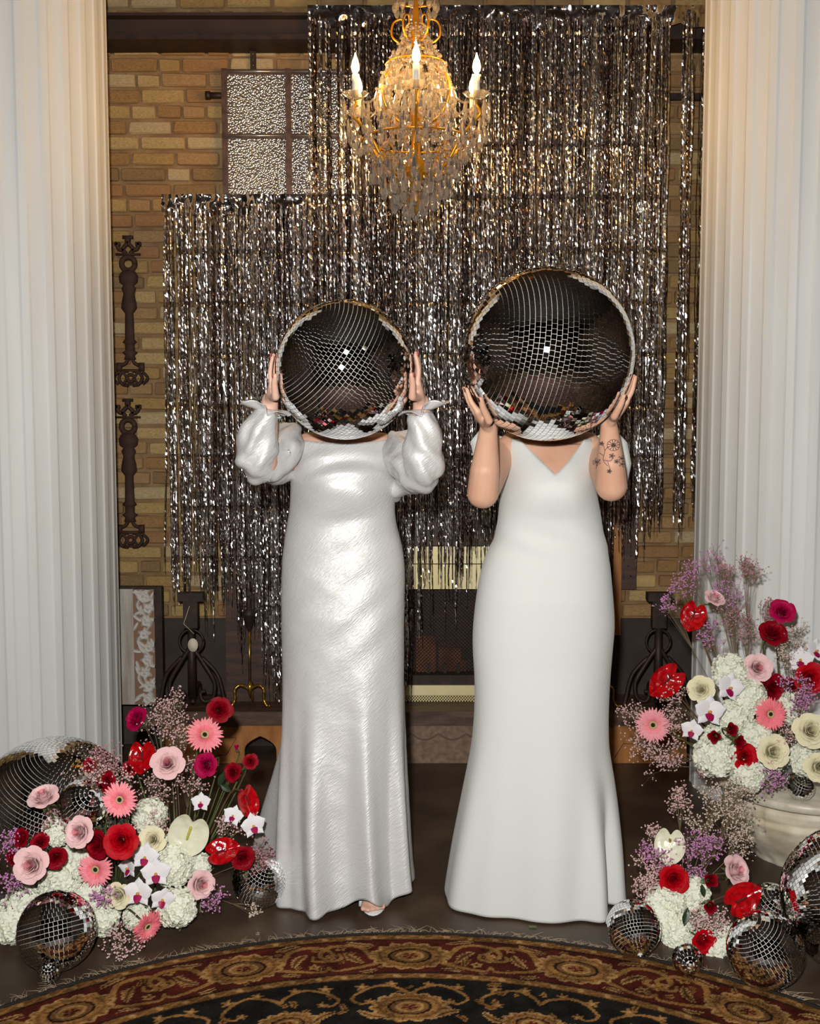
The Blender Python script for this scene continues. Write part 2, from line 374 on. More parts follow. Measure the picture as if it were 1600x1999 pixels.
# ---------------------------------------------------------------- cast iron balusters fixed to the wall
def baluster(pyt, pyb, label):
    Y = 5.055; s = (Zof(pyt, Y) - Zof(pyb, Y)); cx = Xof(252, Y, (pyt + pyb) / 2); z0 = Zof(pyb, Y)
    t = thing('iron_baluster', label, 'ornament', (cx, 5.09, z0))
    def part(name, mb): mb.build(name, M_iron, t)
    yy = -.035
    Z = lambda v: (1 - v) * s      # v = 0 top .. 1 bottom
    H = s / 290.0                  # metres per photo pixel of height
    prof = [(66,8),(70,12),(78,16),(90,15),(96,9),(102,12),(112,9),(128,12),(140,13),(150,7),(200,8),(206,12),(210,8),(222,8),(226,13),(232,8),(240,10)]
    part('shaft', MB().lathe([(r * H * 1.2, Z(v / 290)) for v, r in reversed(prof)], c=(0, yy, 0), n=14, sy=.6))
    def ring(cx_, v, R, r, n=20, a0=0, a1=2 * PI):
        return [(cx_ * H + R * H * math.cos(a0 + (a1 - a0) * k / n), yy, Z(v / 290) + R * H * math.sin(a0 + (a1 - a0) * k / n)) for k in range(n + 1)]
    part('collar_ring', MB().tube(ring(0, 54, 13, 4), 5.5 * H, 8))
    part('crossbar', MB().box((-24 * H, yy - .008, Z(38 / 290)), (24 * H, yy + .008, Z(34 / 290))))
    mb = MB()
    for sx in (-1, 1):
        mb.tube(bez([(sx * 4 * H, yy, Z(34 / 290)), (sx * 10 * H, yy, Z(26 / 290)), (sx * 2 * H, yy, Z(16 / 290)), (0, yy, Z(12 / 290))], 5), 4 * H, 6)
        mb.tube(bez([(sx * 8 * H, yy, Z(28 / 290)), (sx * 17 * H, yy, Z(26 / 290)), (sx * 21 * H, yy, Z(18 / 290)), (sx * 20 * H, yy, Z(12 / 290))], 5), 4 * H, 6)
        mb.tube([(sx * 15 * H, yy, Z(16 / 290)), (sx * 26 * H, yy, Z(16 / 290))], 4 * H, 6)
    mb.box((-10 * H, yy - .008, Z(6 / 290)), (10 * H, yy + .008, Z(0)))
    mb.tube([(0, yy, Z(4 / 290)), (0, yy, Z(12 / 290))], 6 * H, 8)
    part('crown_finial', mb)
    mb = MB()
    for sx in (-1, 1):
        mb.tube(bez([(sx * 3 * H, yy, Z(234 / 290)), (sx * 8 * H, yy, Z(246 / 290)), (sx * 20 * H, yy, Z(252 / 290)), (sx * 22 * H, yy, Z(256 / 290))], 6), 3.5 * H, 6)
        mb.box((sx * 22 * H - 5 * H, yy - .01, Z(262 / 290)), (sx * 22 * H + 5 * H, yy + .01, Z(246 / 290)))
    mb.box((-24 * H, yy - .008, Z(263 / 290)), (24 * H, yy + .008, Z(258 / 290)))
    part('foot_bracket', mb)
    part('rosette', MB().tube(ring(0, 276, 7, 3, 14), 3.4 * H, 8))
    mb = MB()
    for sx in (-1, 1):
        mb.tube(bez([(sx * 4 * H, yy, Z(290 / 290)), (sx * 16 * H, yy, Z(288 / 290)), (sx * 23 * H, yy, Z(276 / 290)), (sx * 16 * H, yy, Z(264 / 290)), (sx * 4 * H, yy, Z(262 / 290))], 6), 3.4 * H, 6)
        mb.tube(bez([(sx * 15 * H, yy, Z(288 / 290)), (sx * 8 * H, yy, Z(276 / 290)), (sx * 15 * H, yy, Z(264 / 290))], 6), 2.6 * H, 6)
        mb.tube(bez([(sx * 24 * H, yy, Z(264 / 290)), (sx * 34 * H, yy, Z(276 / 290)), (sx * 24 * H, yy, Z(288 / 290))], 6), 3 * H, 6)
    mb.box((-14 * H, yy - .008, Z(290 / 290)), (14 * H, yy + .008, Z(286 / 290)))
    part('scroll_base', mb)
baluster(460, 752, 'upper rusty cast iron baluster fixed on the brick wall beside the left column')
baluster(778, 1068, 'lower rusty cast iron baluster fixed on the brick wall, above the carved panel')

# ---------------------------------------------------------------- hearth
HY = 4.80
zt, zu = Zof(1387, HY), Zof(1414, HY)
xl, xr = Xof(300, HY, 1400), Xof(1345, HY, 1400)
t = thing('hearth', 'low hearth with a worn wooden shelf, arched niches and grey stone middle', 'hearth', (0, 4.95, 0))
child(MB().box((xl, HY - .02, zu), (xr, WY - .012, zt)).build('hearth_shelf', M_woodh, smooth=False), t)
def front_panel(name, px0, px1, arches, m):
    x0, x1 = Xof(px0, HY, 1450), Xof(px1, HY, 1450); y0, y1 = HY, HY + .03
    pts = [(x0, 0)]
    for pc, hw, ptop in arches:
        c = Xof(pc, HY, 1450); h = hw / F * HY; top = Zof(ptop, HY)
        pts.append((c - h, 0)); pts.append((c - h, top * .45))
        for k in range(1, 8): u = k / 8; pts.append((c - h * (1 - u ** 2.2), top * .45 + top * .55 * u))
        pts.append((c, top))
        for k in range(7, 0, -1): u = k / 8; pts.append((c + h * (1 - u ** 2.2), top * .45 + top * .55 * u))
        pts.append((c + h, top * .45)); pts.append((c + h, 0))
    pts += [(x1, 0), (x1, zu), (x0, zu)]
    me = bpy.data.meshes.new(name); bm = bmesh.new()
    f = bm.faces.new([bm.verts.new((x, y0, z)) for x, z in pts]); r = bmesh.ops.extrude_face_region(bm, geom=[f])
    bmesh.ops.translate(bm, verts=[v for v in r['geom'] if isinstance(v, bmesh.types.BMVert)], vec=(0, y1 - y0, 0))
    bmesh.ops.triangulate(bm, faces=bm.faces[:]); bmesh.ops.recalc_face_normals(bm, faces=bm.faces[:]); bm.to_mesh(me); bm.free()
    o = obj(name, me, m); return child(o, t)
front_panel('front_panel', 322, 620, [(508, 32, 1437)], M_orange)
front_panel('front_panel', 1100, 1340, [(1150, 40, 1410 + 15)], M_orange)
front_panel('front_panel', 620, 1100, [], M_stone)
child(MB().box((xl, HY + .26, 0), (xr, WY - .012, zu)).build('niche_back', M_black, smooth=False), t)  # black colour stands in for the unlit depth of the niches
# scalloped moulding line of the stone, drawn grooves of the wood
def hl(pts, name, m, r=.0035, Y=HY - .002):
    child(MB().tube([P(a, b, Y) for a, b in pts], r, 6).build(name, m), t)
M_groove = mat('stone_groove', srgb(112,92,78), 0.9)
sc = []
for k in range(9):
    for j in range(8):
        u = j / 8; sc.append((640 + k * 54 + u * 54, 1432 + 12 * math.sin(u * PI)))
hl(sc, 'scallop_moulding', M_groove)
hl([(424, 1440), (462, 1440), (441, 1474), (424, 1474)], 'panel_groove', M_beam, .0015)
hl([(1200, 1478), (1216, 1452), (1300, 1452)], 'panel_groove', M_beam, .0015)
# fireplace surround and insert
def bx(px0, px1, py0, py1, Y0, Y1): m_ = (py0 + py1) / 2; return ((Xof(px0, Y0, m_), Y0, Zof(py1, Y0)), (Xof(px1, Y0, m_), Y1, Zof(py0, Y0)))
t = thing('fireplace_surround', 'dark brown wooden fireplace surround standing on the hearth behind the women', 'fireplace', (0, 5.0, zt))
Ya = 4.96
for a in (bx(440, 600, 1010, 1387, Ya, 5.08), bx(1020, 1190, 960, 1387, Ya, 5.08), bx(400, 1200, 940, 1010, Ya - .03, 5.08)):
    a = ((a[0][0], a[0][1], max(a[0][2], zt)), a[1]); child(MB().box(*a).build('surround_board', M_wood, smooth=False), t)
child(MB().box(*bx(596, 1022, 1008, 1068, Ya + .005, 5.08)).build('lintel_board', M_wood, smooth=False), t)
t = thing('fireplace_insert', 'brass trimmed fireplace insert with a dark mesh screen between the women', 'fireplace', (0, 5.0, zt))
zi = Zof(1338, 4.95); xa, xb = Xof(600, 4.95), Xof(1020, 4.95)
for k in range(8):
    for j, (pa, pb) in enumerate(((1067, 1100), (1102, 1150))):
        xk0 = lerp(xa, xb, k / 8) + .0015; xk1 = lerp(xa, xb, (k + 1) / 8) - .0015
        child(MB().box((xk0, 4.95, Zof(pb, 4.95)), (xk1, 4.965, Zof(pa, 4.95))).build('hood_panel', M_brassl, smooth=False), t)
child(MB().box((xa, 4.965, Zof(1150, 4.95)), (xb, 4.975, Zof(1066, 4.95))).build('hood_backing', M_wood, smooth=False), t)
child(MB().box((xa, 5.068, zt), (xb, 5.08, Zof(1066, 4.95))).build('firebox', M_black, smooth=False), t)
mb = MB()      # woven screen
za, zb_ = Zof(1330, 4.96), Zof(1152, 4.96)
n = 58
for k in range(-n // 2, n):
    for s_ in (1, -1):
        x0 = xa + (xb - xa) * k / n; x1 = x0 + s_ * (zb_ - za)
        if s_ < 0: x0 += .2; x1 += .2
        a = (x0, za); b = (x1, zb_)
        # clip in x
        lo, hi = 0, 1
        if b[0] != a[0]:
            ts = sorted(((xa - a[0]) / (b[0] - a[0]), (xb - a[0]) / (b[0] - a[0]))); lo = max(lo, ts[0]); hi = min(hi, ts[1])
        if hi > lo:
            q0 = (lerp(a[0], b[0], lo), 4.972 + .001 * s_, lerp(a[1], b[1], lo)); q1 = (lerp(a[0], b[0], hi), 4.972 + .001 * s_, lerp(a[1], b[1], hi))
            mb.tube([q0, q1], .0011, 3, cap=False)
child(mb.build('mesh_screen', M_beam), t)
for px in (836, 868, 894):
    child(MB().box(*bx(px - 3, px + 3, 1296, 1340, 5.0, 5.012)).build('grate_bar', M_black, smooth=False), t)
child(MB().box(*bx(600, 1020, 1318, 1338, 4.96, 5.04)).build('grate_rail', M_black, smooth=False), t)
for (a, b) in ((1338, 1357), (1375, 1387)):
    q = bx(600, 1020, a, b, 4.95, 4.962); q = ((q[0][0], q[0][1], max(q[0][2], zt)), q[1]); child(MB().box(*q).build('brass_strip', M_brassl, smooth=False), t)
zq0, zq1 = Zof(1375, 4.95), Zof(1357, 4.95); mb = MB(); nn = 76; wq = (xb - xa) / nn
child(MB().box((xa, 4.972, zq0), (xb, 4.98, zq1)).build('vent_backing', M_black, smooth=False), t)
for k in range(nn):
    for j in range(3):
        cx_ = xa + (k + .5) * wq; cz = lerp(zq0, zq1, (j + .5) / 3); h = (zq1 - zq0) / 6
        mb.tube([(cx_ - wq / 2, 4.955, cz - h), (cx_ + wq / 2, 4.955, cz + h)], .0024, 4, cap=False)
        mb.tube([(cx_ - wq / 2, 4.955, cz + h), (cx_ + wq / 2, 4.955, cz - h)], .0024, 4, cap=False)
child(mb.build('vent_lattice', M_brassl, kind='stuff'), t)
MBs = MB()
M_log = mat('firebox_brick', srgb(120,80,58), 0.9, c2=srgb(84,54,40), nscale=10)
for i, (a, b) in enumerate(((812, 850), (856, 900), (870, 910))):
    child(MB().box(*bx(a, b, 1240 + i * 24, 1318, 5.02 + i * .014, 5.03 + i * .014)).build('firebox_brick', M_log, smooth=False), t)

# post and board right of the fireplace
t = thing('timber_post', 'raw orange timber strip with a dark nail-holed board beside the right woman', 'post', (Xof(1220, 5.06), 5.07, Zof(1240, 5.03)))
child(MB().box(*bx(1197, 1213, 930, 1240, 5.0, 5.07)).build('timber_strip', M_orange, smooth=False), t)
b_ = child(MB().box(*bx(1213, 1243, 960, 1150, 5.02, 5.07)).build('nail_board', M_wood, smooth=False), t)
for i, py in enumerate((1005, 1030, 1060, 1085, 1105, 1125)):
    q = P(1226 + (i % 2) * 5, py, 5.017); child(MB().lathe([(.003, -.003), (.003, .003)], n=8, M=Matrix.Translation(q) @ Matrix.Rotation(PI / 2, 4, 'X')).build('nail_hole', M_black), b_)

# carved panel leaning on the wall at the left
t = thing('carved_panel', 'weathered grey-white carved wooden panel with flower relief beside the left column', 'panel', (Xof(250, 4.92), 4.9, zt))
Yc = 4.90; x0, x1 = Xof(150, Yc, 1270), Xof(303, Yc, 1270); z0, z1 = zt, Zof(1150, Yc); xm = Xof(262, Yc, 1270)
child(MB().box((x0, Yc + .012, z0), (Xof(316, Yc, 1270), Yc + .05, z1 + .008)).build('backboard', M_black, smooth=False), t)
child(MB().box((x0, Yc - .002, z0 + .001), (xm, Yc + .012, z1)).build('plain_board', mat('limed_wood', srgb(196,192,184), 0.8, c2=srgb(160,148,134), nscale=5, stretch=(6,6,.6), bump=0.4), smooth=False), t)
nx, nz = 60, 240; X = np.linspace(xm, x1, nx + 1); Zs = np.linspace(z0 + .001, z1, nz + 1); gx, gz = np.meshgrid(X, Zs)
u = (gx - xm) / (x1 - xm); v = (gz - z0) / (z1 - z0); H = np.zeros_like(u); rr = random.Random(5)
asp = (z1 - z0) / (x1 - xm)
for k in range(9):           # flowers on a winding stem
    cu = .62 + .12 * math.sin(k * 2.1); cv = (k + .5) / 9
    d = np.hypot(u - cu, (v - cv) * asp); a = np.arctan2((v - cv) * asp, u - cu)
    H = np.maximum(H, np.clip(1.1 - d / (.27 + .05 * np.cos(5 * a + k)), 0, 1) ** .5 * (.72 + .28 * np.cos(d * 32)))
    du = u - (.5 + .3 * np.sin(v * 20 + k)); H = np.maximum(H, .6 * np.exp(-(du / .07) ** 2) * (k == 0))
for k in range(34):
    cu = rr.uniform(.1, .95); cv = rr.uniform(0, 1); th = rr.uniform(0, PI)
    a = (u - cu) * math.cos(th) + (v - cv) * asp * math.sin(th); b = -(u - cu) * math.sin(th) + (v - cv) * asp * math.cos(th)
    H = np.maximum(H, .75 * np.clip(1 - (a / .26) ** 2 - (b / .09) ** 2, 0, 1) ** .5)
me = bpy.data.meshes.new('carved_relief')
vs = np.stack([gx, Yc - .004 - .022 * H, gz], -1).reshape(-1, 3); fs = [(j * (nx + 1) + i, j * (nx + 1) + i + 1, (j + 1) * (nx + 1) + i + 1, (j + 1) * (nx + 1) + i) for j in range(nz) for i in range(nx)]
me.from_pydata(vs.tolist(), [], fs); me.polygons.foreach_set('use_smooth', [True] * len(fs))
ca = me.color_attributes.new('dirt', 'FLOAT_COLOR', 'POINT'); g = np.clip(H * 3.2, 0, 1).reshape(-1, 1)
hi_, lo_ = np.array(srgb(206,202,194)), np.array(srgb(140,106,82)); ca.data.foreach_set('color', (lo_ + (hi_ - lo_) * g).astype(np.float32).reshape(-1))
M_rel = mat('carved_paint', (1, 1, 1, 1), 0.8); N = M_rel.node_tree.nodes; a = N.new('ShaderNodeVertexColor'); a.layer_name = 'dirt'; M_rel.node_tree.links.new(a.outputs[0], N['Principled BSDF'].inputs['Base Color'])
child(obj('carved_relief', me, M_rel), t)

# andirons
def andiron(px, s, label, withtag):
    Y = 4.86; t = thing('andiron', label, 'andiron', (Xof(px, Y, 1280), Y, zt)); k = Y / F
    def pt(x, y): return (x * k, 0, y * k)
    MB().box((-14 * k, -.02, 160 * k), (14 * k, .02, 222 * k)).box((-24 * k, -.03, 214 * k), (26 * k, .03, 230 * k)).build('head_post', M_black, t, smooth=False)
    MB().tube([pt(0, 20), pt(0, 165)], [.02, .016], 8).build('shaft', M_black, t)
    MB().tube([(pt(24 * math.cos(a / 10 * PI), 132 + 24 * math.sin(a / 10 * PI))) for a in range(21)], .006, 6).build('ring', M_black, t)
    for sx in (-1, 1):
        MB().tube(bez([pt(sx * 4, 118), pt(sx * 22, 90), pt(sx * 44, 50), pt(sx * 40, 18), pt(sx * 22, 12), pt(sx * 16, 28), pt(sx * 26, 32)], 6), [.011] * 12 + [.009] * 25, 6).build('scroll_leg', M_black, t)
        MB().tube(bez([pt(sx * 20, 100), pt(sx * 50, 66), pt(sx * 62, 20), pt(sx * 66, 3)], 6), .009, 6).build('foot', M_black, t)
    MB().tube(bez([(0, 0, 8 * k), (.0, .08, 30 * k), (0, .16, 30 * k), (0, .18, 8 * k)], 5), .012, 6).build('log_rest', M_black, t)
    if withtag:
        MB().tube([(0, -.03, 205 * k), (-12 * k, -.032, 170 * k), (8 * k, -.032, 150 * k)], .0012, 4).build('tag_string', M_tag, t)
        MB().lathe([(10 * k, 0), (10 * k, .0015)], n=16, sy=1.35, M=Matrix.Translation((6 * k, -.036, 128 * k)) @ Matrix.Rotation(PI / 2, 4, 'X')).build('paper_tag', M_tag, t)
andiron(374, 1, 'black iron andiron with a paper tag beside the carved panel', True)
andiron(1284, 1, 'black iron andiron standing near the right column', False)
# stone boulder-like jamb near right andiron
M_jamb = mat('dark_stone', srgb(92,74,62), 0.9, c2=srgb(70,54,44), nscale=14, bump=.4)
# brass footed fire tool stands
def toolstand(px, label, full=True):
    Y = 4.87; k = Y / F; t = thing('fire_tool_stand', label, 'tool stand', (Xof(px, Y, 1300), Y, zt))
    MB().lathe([(.004, 40 * k), (.006, 60 * k), (.0045, 150 * k), (.012, 158 * k), (.028, 182 * k), (.034, 190 * k), (.012, 196 * k), (.008, 214 * k), (.003, 222 * k)], n=16).build('stem', M_black, t)
    MB().lathe([(.0055, 40 * k), (.0055, 150 * k)], n=10).build('brass_rod', M_brass, t)
    for i in range(3):
        a = -PI / 2 + .25 + i * 2 * PI / 3; dx, dy = math.cos(a), math.sin(a)
        if i == 0: dx, dy = .95, -.3
        if i == 1: dx, dy = -.95, -.3
        if i == 2: dx, dy = 0, 1
        MB().tube(bez([(0, 0, 34 * k), (dx * 18 * k, dy * 18 * k, 44 * k), (dx * 30 * k, dy * 30 * k, 36 * k), (dx * 30 * k, dy * 30 * k, 16 * k), (dx * 38 * k, dy * 38 * k, 3 * k), (dx * 44 * k, dy * 44 * k, 6 * k)], 6), [.006, .007, .0075] * 10 + [.0045], 8).build('leg', M_brass, t)
    MB().lathe([(.002, 18 * k), (.012, 34 * k), (.014, 42 * k), (.005, 48 * k)], n=12).build('hub', M_brass, t)
toolstand(487, 'slim fire tool stand with curved brass legs beside the left woman')
toolstand(1168, 'fire tool stand with one curved brass leg showing behind the right woman')

# ---------------------------------------------------------------- rug
RC = Vector((0.0, 1.647, 0)); RR = 1.515
def rug():
    t = thing('round_rug', 'round Persian style rug with maroon and gold scroll border, black middle', 'rug', (RC.x, RC.y, 0))
    step = .0042
    X = np.arange(-1.53, 1.531, step); Y = np.arange(.85, 1.531, step)
    gx, gy = np.meshgrid(X, Y); r = np.hypot(gx, gy); keep = (r < RR)
    ang = np.arctan2(gx, gy); s = ang * 1.37      # arc length along the border
    col = np.zeros(gx.shape + (3,)); C3 = lambda *c: np.array(srgb(*c)[:3])
    maroon, black, gold, gold2, tan, dk, dark_line = C3(76,30,22), C3(28,27,24), C3(138,98,54), C3(110,76,42), C3(160,124,78), C3(62,38,24), C3(40,28,22)
    nz = np.zeros_like(gx)
    rs = np.random.RandomState(3)
    for _ in range(26):
        f = rs.uniform(20, 120); a = rs.uniform(0, 2 * PI); nz += np.sin((gx * math.cos(a) + gy * math.sin(a)) * f + rs.uniform(0, 6)) / 5
    def put(m, c): col[m] = c
    put(r < 1.24, black)
    put((r >= 1.24) & (r < 1.28), gold2); put((r >= 1.28) & (r < 1.465), maroon); put((r >= 1.465) & (r < 1.505), gold2); put(r >= 1.505, C3(22,20,18))
    for rr_ in (1.243, 1.277, 1.468, 1.503): put(np.abs(r - rr_) < .0035, dark_line)
    # small running pattern in the guard bands
    for rb_, w_ in ((1.26, .012), (1.485, .012)):
        d = np.abs(r - rb_ - .007 * np.sin(ang * rb_ * 90)); put(d < .0035, gold); dd = np.hypot((ang * rb_ * 14.3 % 1 - .5) / 14.3, r - rb_); put(dd < .009, tan)
    def palmette(sc_, rc_, R, R0):
        a0 = sc_; cx, cy = R0 * math.sin(a0), R0 * math.cos(a0)
        lx = (gx - cx) * math.cos(a0) - (gy - cy) * math.sin(a0); ly = (gx - cx) * math.sin(a0) + (gy - cy) * math.cos(a0)
        lx = lx / 1.45; d = np.hypot(lx, ly); a = np.arctan2(lx, ly)
        e = R * (.86 + .14 * np.abs(np.cos(a * 7.5)))
        put(d < e, gold); put((np.abs(d - e) < .0035), tan); put((d < e * .95) & (np.abs(np.sin(a * 7.5)) < .10) & (d > R * .5), dk)
        put((d < R * .80) & (d > R * .72), gold2)
        put(d < R * .56, dark_line); put(d < R * .48, gold2); put(d < R * .36, tan); put(d < R * .28, gold); put((d < R * .2) & (np.abs(np.sin(a * 2.5)) > .5), maroon)
    def leafm(x0, y0, x1, y1, wd, c=gold, edge=tan):
        dx, dy = x1 - x0, y1 - y0; L2 = dx * dx + dy * dy; tt = ((gx - x0) * dx + (gy - y0) * dy) / L2
        off = ((gx - x0) * dy - (gy - y0) * dx) / math.sqrt(L2); off = off + wd * .7 * np.sin(tt * 3)
        ww = wd * np.sqrt(np.clip(np.sin(np.clip(tt, 0, 1) * PI), 0, 1)) * (1 + .22 * np.sin(tt * 40))
        ins = (np.abs(off) < ww) & (tt > 0) & (tt < 1); put(ins, c); put(ins & (np.abs(off) > ww - .0045), edge); put(ins & (np.abs(off) < .0022), dk)
    def pol(a, R): return R * math.sin(a), R * math.cos(a)
    def curve(pts, w0, w1, c, edge=None):
        pts = [Vector((*q, 0)) for q in pts]; pts = bez(pts, 10); n = len(pts)
        for i, q in enumerate(pts):
            w_ = w0 + (w1 - w0) * i / n
            m = (np.abs(gx - q.x) < .03) & (np.abs(gy - q.y) < .03)
            d = np.hypot(gx - q.x, gy - q.y)
            if edge is not None: put(m & (d < w_ + .003) & ~(np.isclose(col[..., 0], c[0])), edge)
            put(m & (d < w_), c)
    A = .335
    for _ in range(150):
        a0 = rs.uniform(-1.1, 1.1); R0 = rs.uniform(1.295, 1.45); th = rs.uniform(0, 2 * PI); x0, y0 = pol(a0, R0); l_ = rs.uniform(.022, .045)
        leafm(x0, y0, x0 + l_ * math.cos(th), y0 + l_ * math.sin(th), rs.uniform(.005, .009), gold2, gold)
    for _ in range(90):
        a0 = rs.uniform(-1.1, 1.1); R0 = rs.uniform(1.0, 1.225); th = rs.uniform(0, 2 * PI); x0, y0 = pol(a0, R0); l_ = rs.uniform(.022, .05)
        leafm(x0, y0, x0 + l_ * math.cos(th), y0 + l_ * math.sin(th), rs.uniform(.005, .010), gold2, gold)
    for k in range(-3, 4):
        a0 = k * A
        for sg in (-1, 1):          # scrolling vines with leaves either side of each palmette
            f = lambda da, R: pol(a0 + sg * da, R)
            curve([f(.075, 1.36), f(.10, 1.43), f(.15, 1.44), f(.18, 1.40), f(.165, 1.36), f(.14, 1.365), f(.142, 1.39)], .009, .005, gold, dk)
            curve([f(.07, 1.33), f(.11, 1.31), f(.155, 1.30), f(.168, 1.325)], .008, .004, gold, dk)
            x0, y0 = f(.095, 1.335); x1, y1 = f(.13, 1.405); leafm(x0, y0, x1, y1, .013, gold2)
            x0, y0 = f(.07, 1.44); x1, y1 = f(.125, 1.462); leafm(x0, y0, x1, y1, .010)
            x0, y0 = f(.065, 1.30); x1, y1 = f(.11, 1.288); leafm(x0, y0, x1, y1, .008)
        b0 = a0 + A / 2
        for R0, r0 in ((1.37, .022), (1.33, .014), (1.43, .016)):
            cx, cy = pol(b0 + (.0 if R0 == 1.37 else .03 * (1 if R0 > 1.4 else -1)), R0); d = np.hypot(gx - cx, gy - cy); a = np.arctan2(gx - cx, gy - cy)
            put(d < r0 * (.75 + .25 * np.cos(5 * a)), gold); put(np.abs(d - r0 * (.75 + .25 * np.cos(5 * a))) < .0028, tan); put(d < r0 * .3, maroon)
        palmette(a0, 0, .076, 1.372)
    B = .29
    for k in range(-3, 4):          # flowers of the black middle
        a0 = k * B
        palmette(a0, 0, .055 if k % 2 else .07, 1.06 if k % 2 else 1.10)
        for sg in (-1, 1):
            f = lambda da, R: pol(a0 + sg * da, R)
            curve([f(.0, 1.16), f(.02, 1.19), f(.06, 1.21), f(.10, 1.19), f(.13, 1.15), f(.11, 1.12), f(.09, 1.135)], .006, .004, gold)
            for (da, R, rr0) in ((.04, 1.215, .017), (.105, 1.205, .020), (.09, 1.13, .016)):
                cx, cy = f(da, R); d = np.hypot(gx - cx, gy - cy); a = np.arctan2(gx - cx, gy - cy); put(d < rr0 * (.7 + .3 * np.cos(5 * a)), gold); put(d < rr0 * .35, tan)
            x0, y0 = f(.06, 1.05); x1, y1 = f(.12, 1.09); leafm(x0, y0, x1, y1, .012)
    col *= (1 + .30 * np.clip(nz, -1, 1) + rs.uniform(-.34, .34, gx.shape))[..., None]
    idx = -np.ones(gx.shape, int); idx[keep] = np.arange(keep.sum())
    q = keep[:-1, :-1] & keep[1:, :-1] & keep[:-1, 1:] & keep[1:, 1:]
    faces = np.stack([idx[:-1, :-1][q], idx[:-1, 1:][q], idx[1:, 1:][q], idx[1:, :-1][q]], -1)
    zz = .009 + .0006 * nz
    vs = np.stack([gx[keep], gy[keep], zz[keep]], -1)
    me = bpy.data.meshes.new('pile'); me.vertices.add(len(vs)); me.vertices.foreach_set('co', vs.astype(np.float32).ravel())
    nf = len(faces); me.loops.add(nf * 4); me.polygons.add(nf); me.loops.foreach_set('vertex_index', faces.astype(np.int32).ravel())
    me.polygons.foreach_set('loop_start', np.arange(0, nf * 4, 4, dtype=np.int32)); me.polygons.foreach_set('use_smooth', np.ones(nf, bool)); me.update()
    ca = me.color_attributes.new('rug', 'FLOAT_COLOR', 'POINT'); cc = np.concatenate([np.clip(col[keep], 0, 1), np.ones((len(vs), 1))], 1); ca.data.foreach_set('color', cc.astype(np.float32).ravel())
    m = mat('rug_pile', (1, 1, 1, 1), 0.95, bump=0.5, bscale=260, spec=.05); N = m.node_tree.nodes; a = N.new('ShaderNodeVertexColor'); a.layer_name = 'rug'; m.node_tree.links.new(a.outputs[0], N['Principled BSDF'].inputs['Base Color'])
    obj('pile', me, m, t)
    mb = MB()
    vs = []; 
    def ringf(u, v):
        a = u * 2 * PI; r_ = (RR - .014, RR - .012, RR, RR + .002)[round(v * 3)]; z = (.001, .0115, .010, .001)[round(v * 3)]; return (r_ * math.sin(a), r_ * math.cos(a), z)
    mb.grid(ringf, 240, 3, wrap=True); mb.build('edge_binding', M_black2, t)
    mb = MB()          # rest of the rug, nearer than the picture shows
    pts = [(RR * .998 * math.sin(a), RR * .998 * math.cos(a), .0085) for a in [1.0 + k * (2 * PI - 2.0) / 60 for k in range(61)]]
    pts = [q for q in pts if q[1] < .86]
    mb.add(pts, [tuple(range(len(pts)))]); mb.build('plain_middle', M_rugm, t, smooth=False)
    mb = MB(); r_ = random.Random(9)   # fringe
    a = -1.15
    while a < 1.15:
        dens = r_.random()
        for _ in range(3):
            aa = a + r_.uniform(-.004, .004); L_ = r_.uniform(.02, .05) * (1.35 if dens > .8 else 1); sk = r_.uniform(-.03, .03)
            p0 = (RR * math.sin(aa), RR * math.cos(aa), .004); p1 = ((RR + L_ * .5) * math.sin(aa + sk * .4), (RR + L_ * .5) * math.cos(aa + sk * .4), .003 + r_.uniform(0, .006)); p2 = ((RR + L_) * math.sin(aa + sk), (RR + L_) * math.cos(aa + sk), .002)
            if r_.random() < .75: mb.tube([p0, p1, p2], [.0012, .0014, .0005], 3, cap=False)
        a += r_.choice((.004, .005, .006, .018))
    mb.build('fringe', M_fringe, t, kind='stuff')
M_black2 = mat('rug_binding', srgb(24,22,20), 0.9); M_rugm = mat('rug_plain', srgb(60,34,24), 0.95)
rug()
# petals and confetti dropped on the floor
for (px, py, m, lab) in ((503, 1824, M_mirror, 'small mirror chip on the floor near the rug edge'), (1036, 1811, M_stem, 'small green leaf scrap on the floor before the right woman')):
    q = P(px, py, 3.16 if px < 600 else 3.18); d = (CH) / (CH - q.z); q = Vector((q.x * d, q.y * d, .003))
    tag(MB().box((q.x - .006, q.y - .006, .001), (q.x + (.006 if px < 600 else .016), q.y + .005, .004)).build('mirror_chip' if px < 600 else 'leaf_scrap', m, smooth=False), lab, 'chip' if px < 600 else 'leaf')
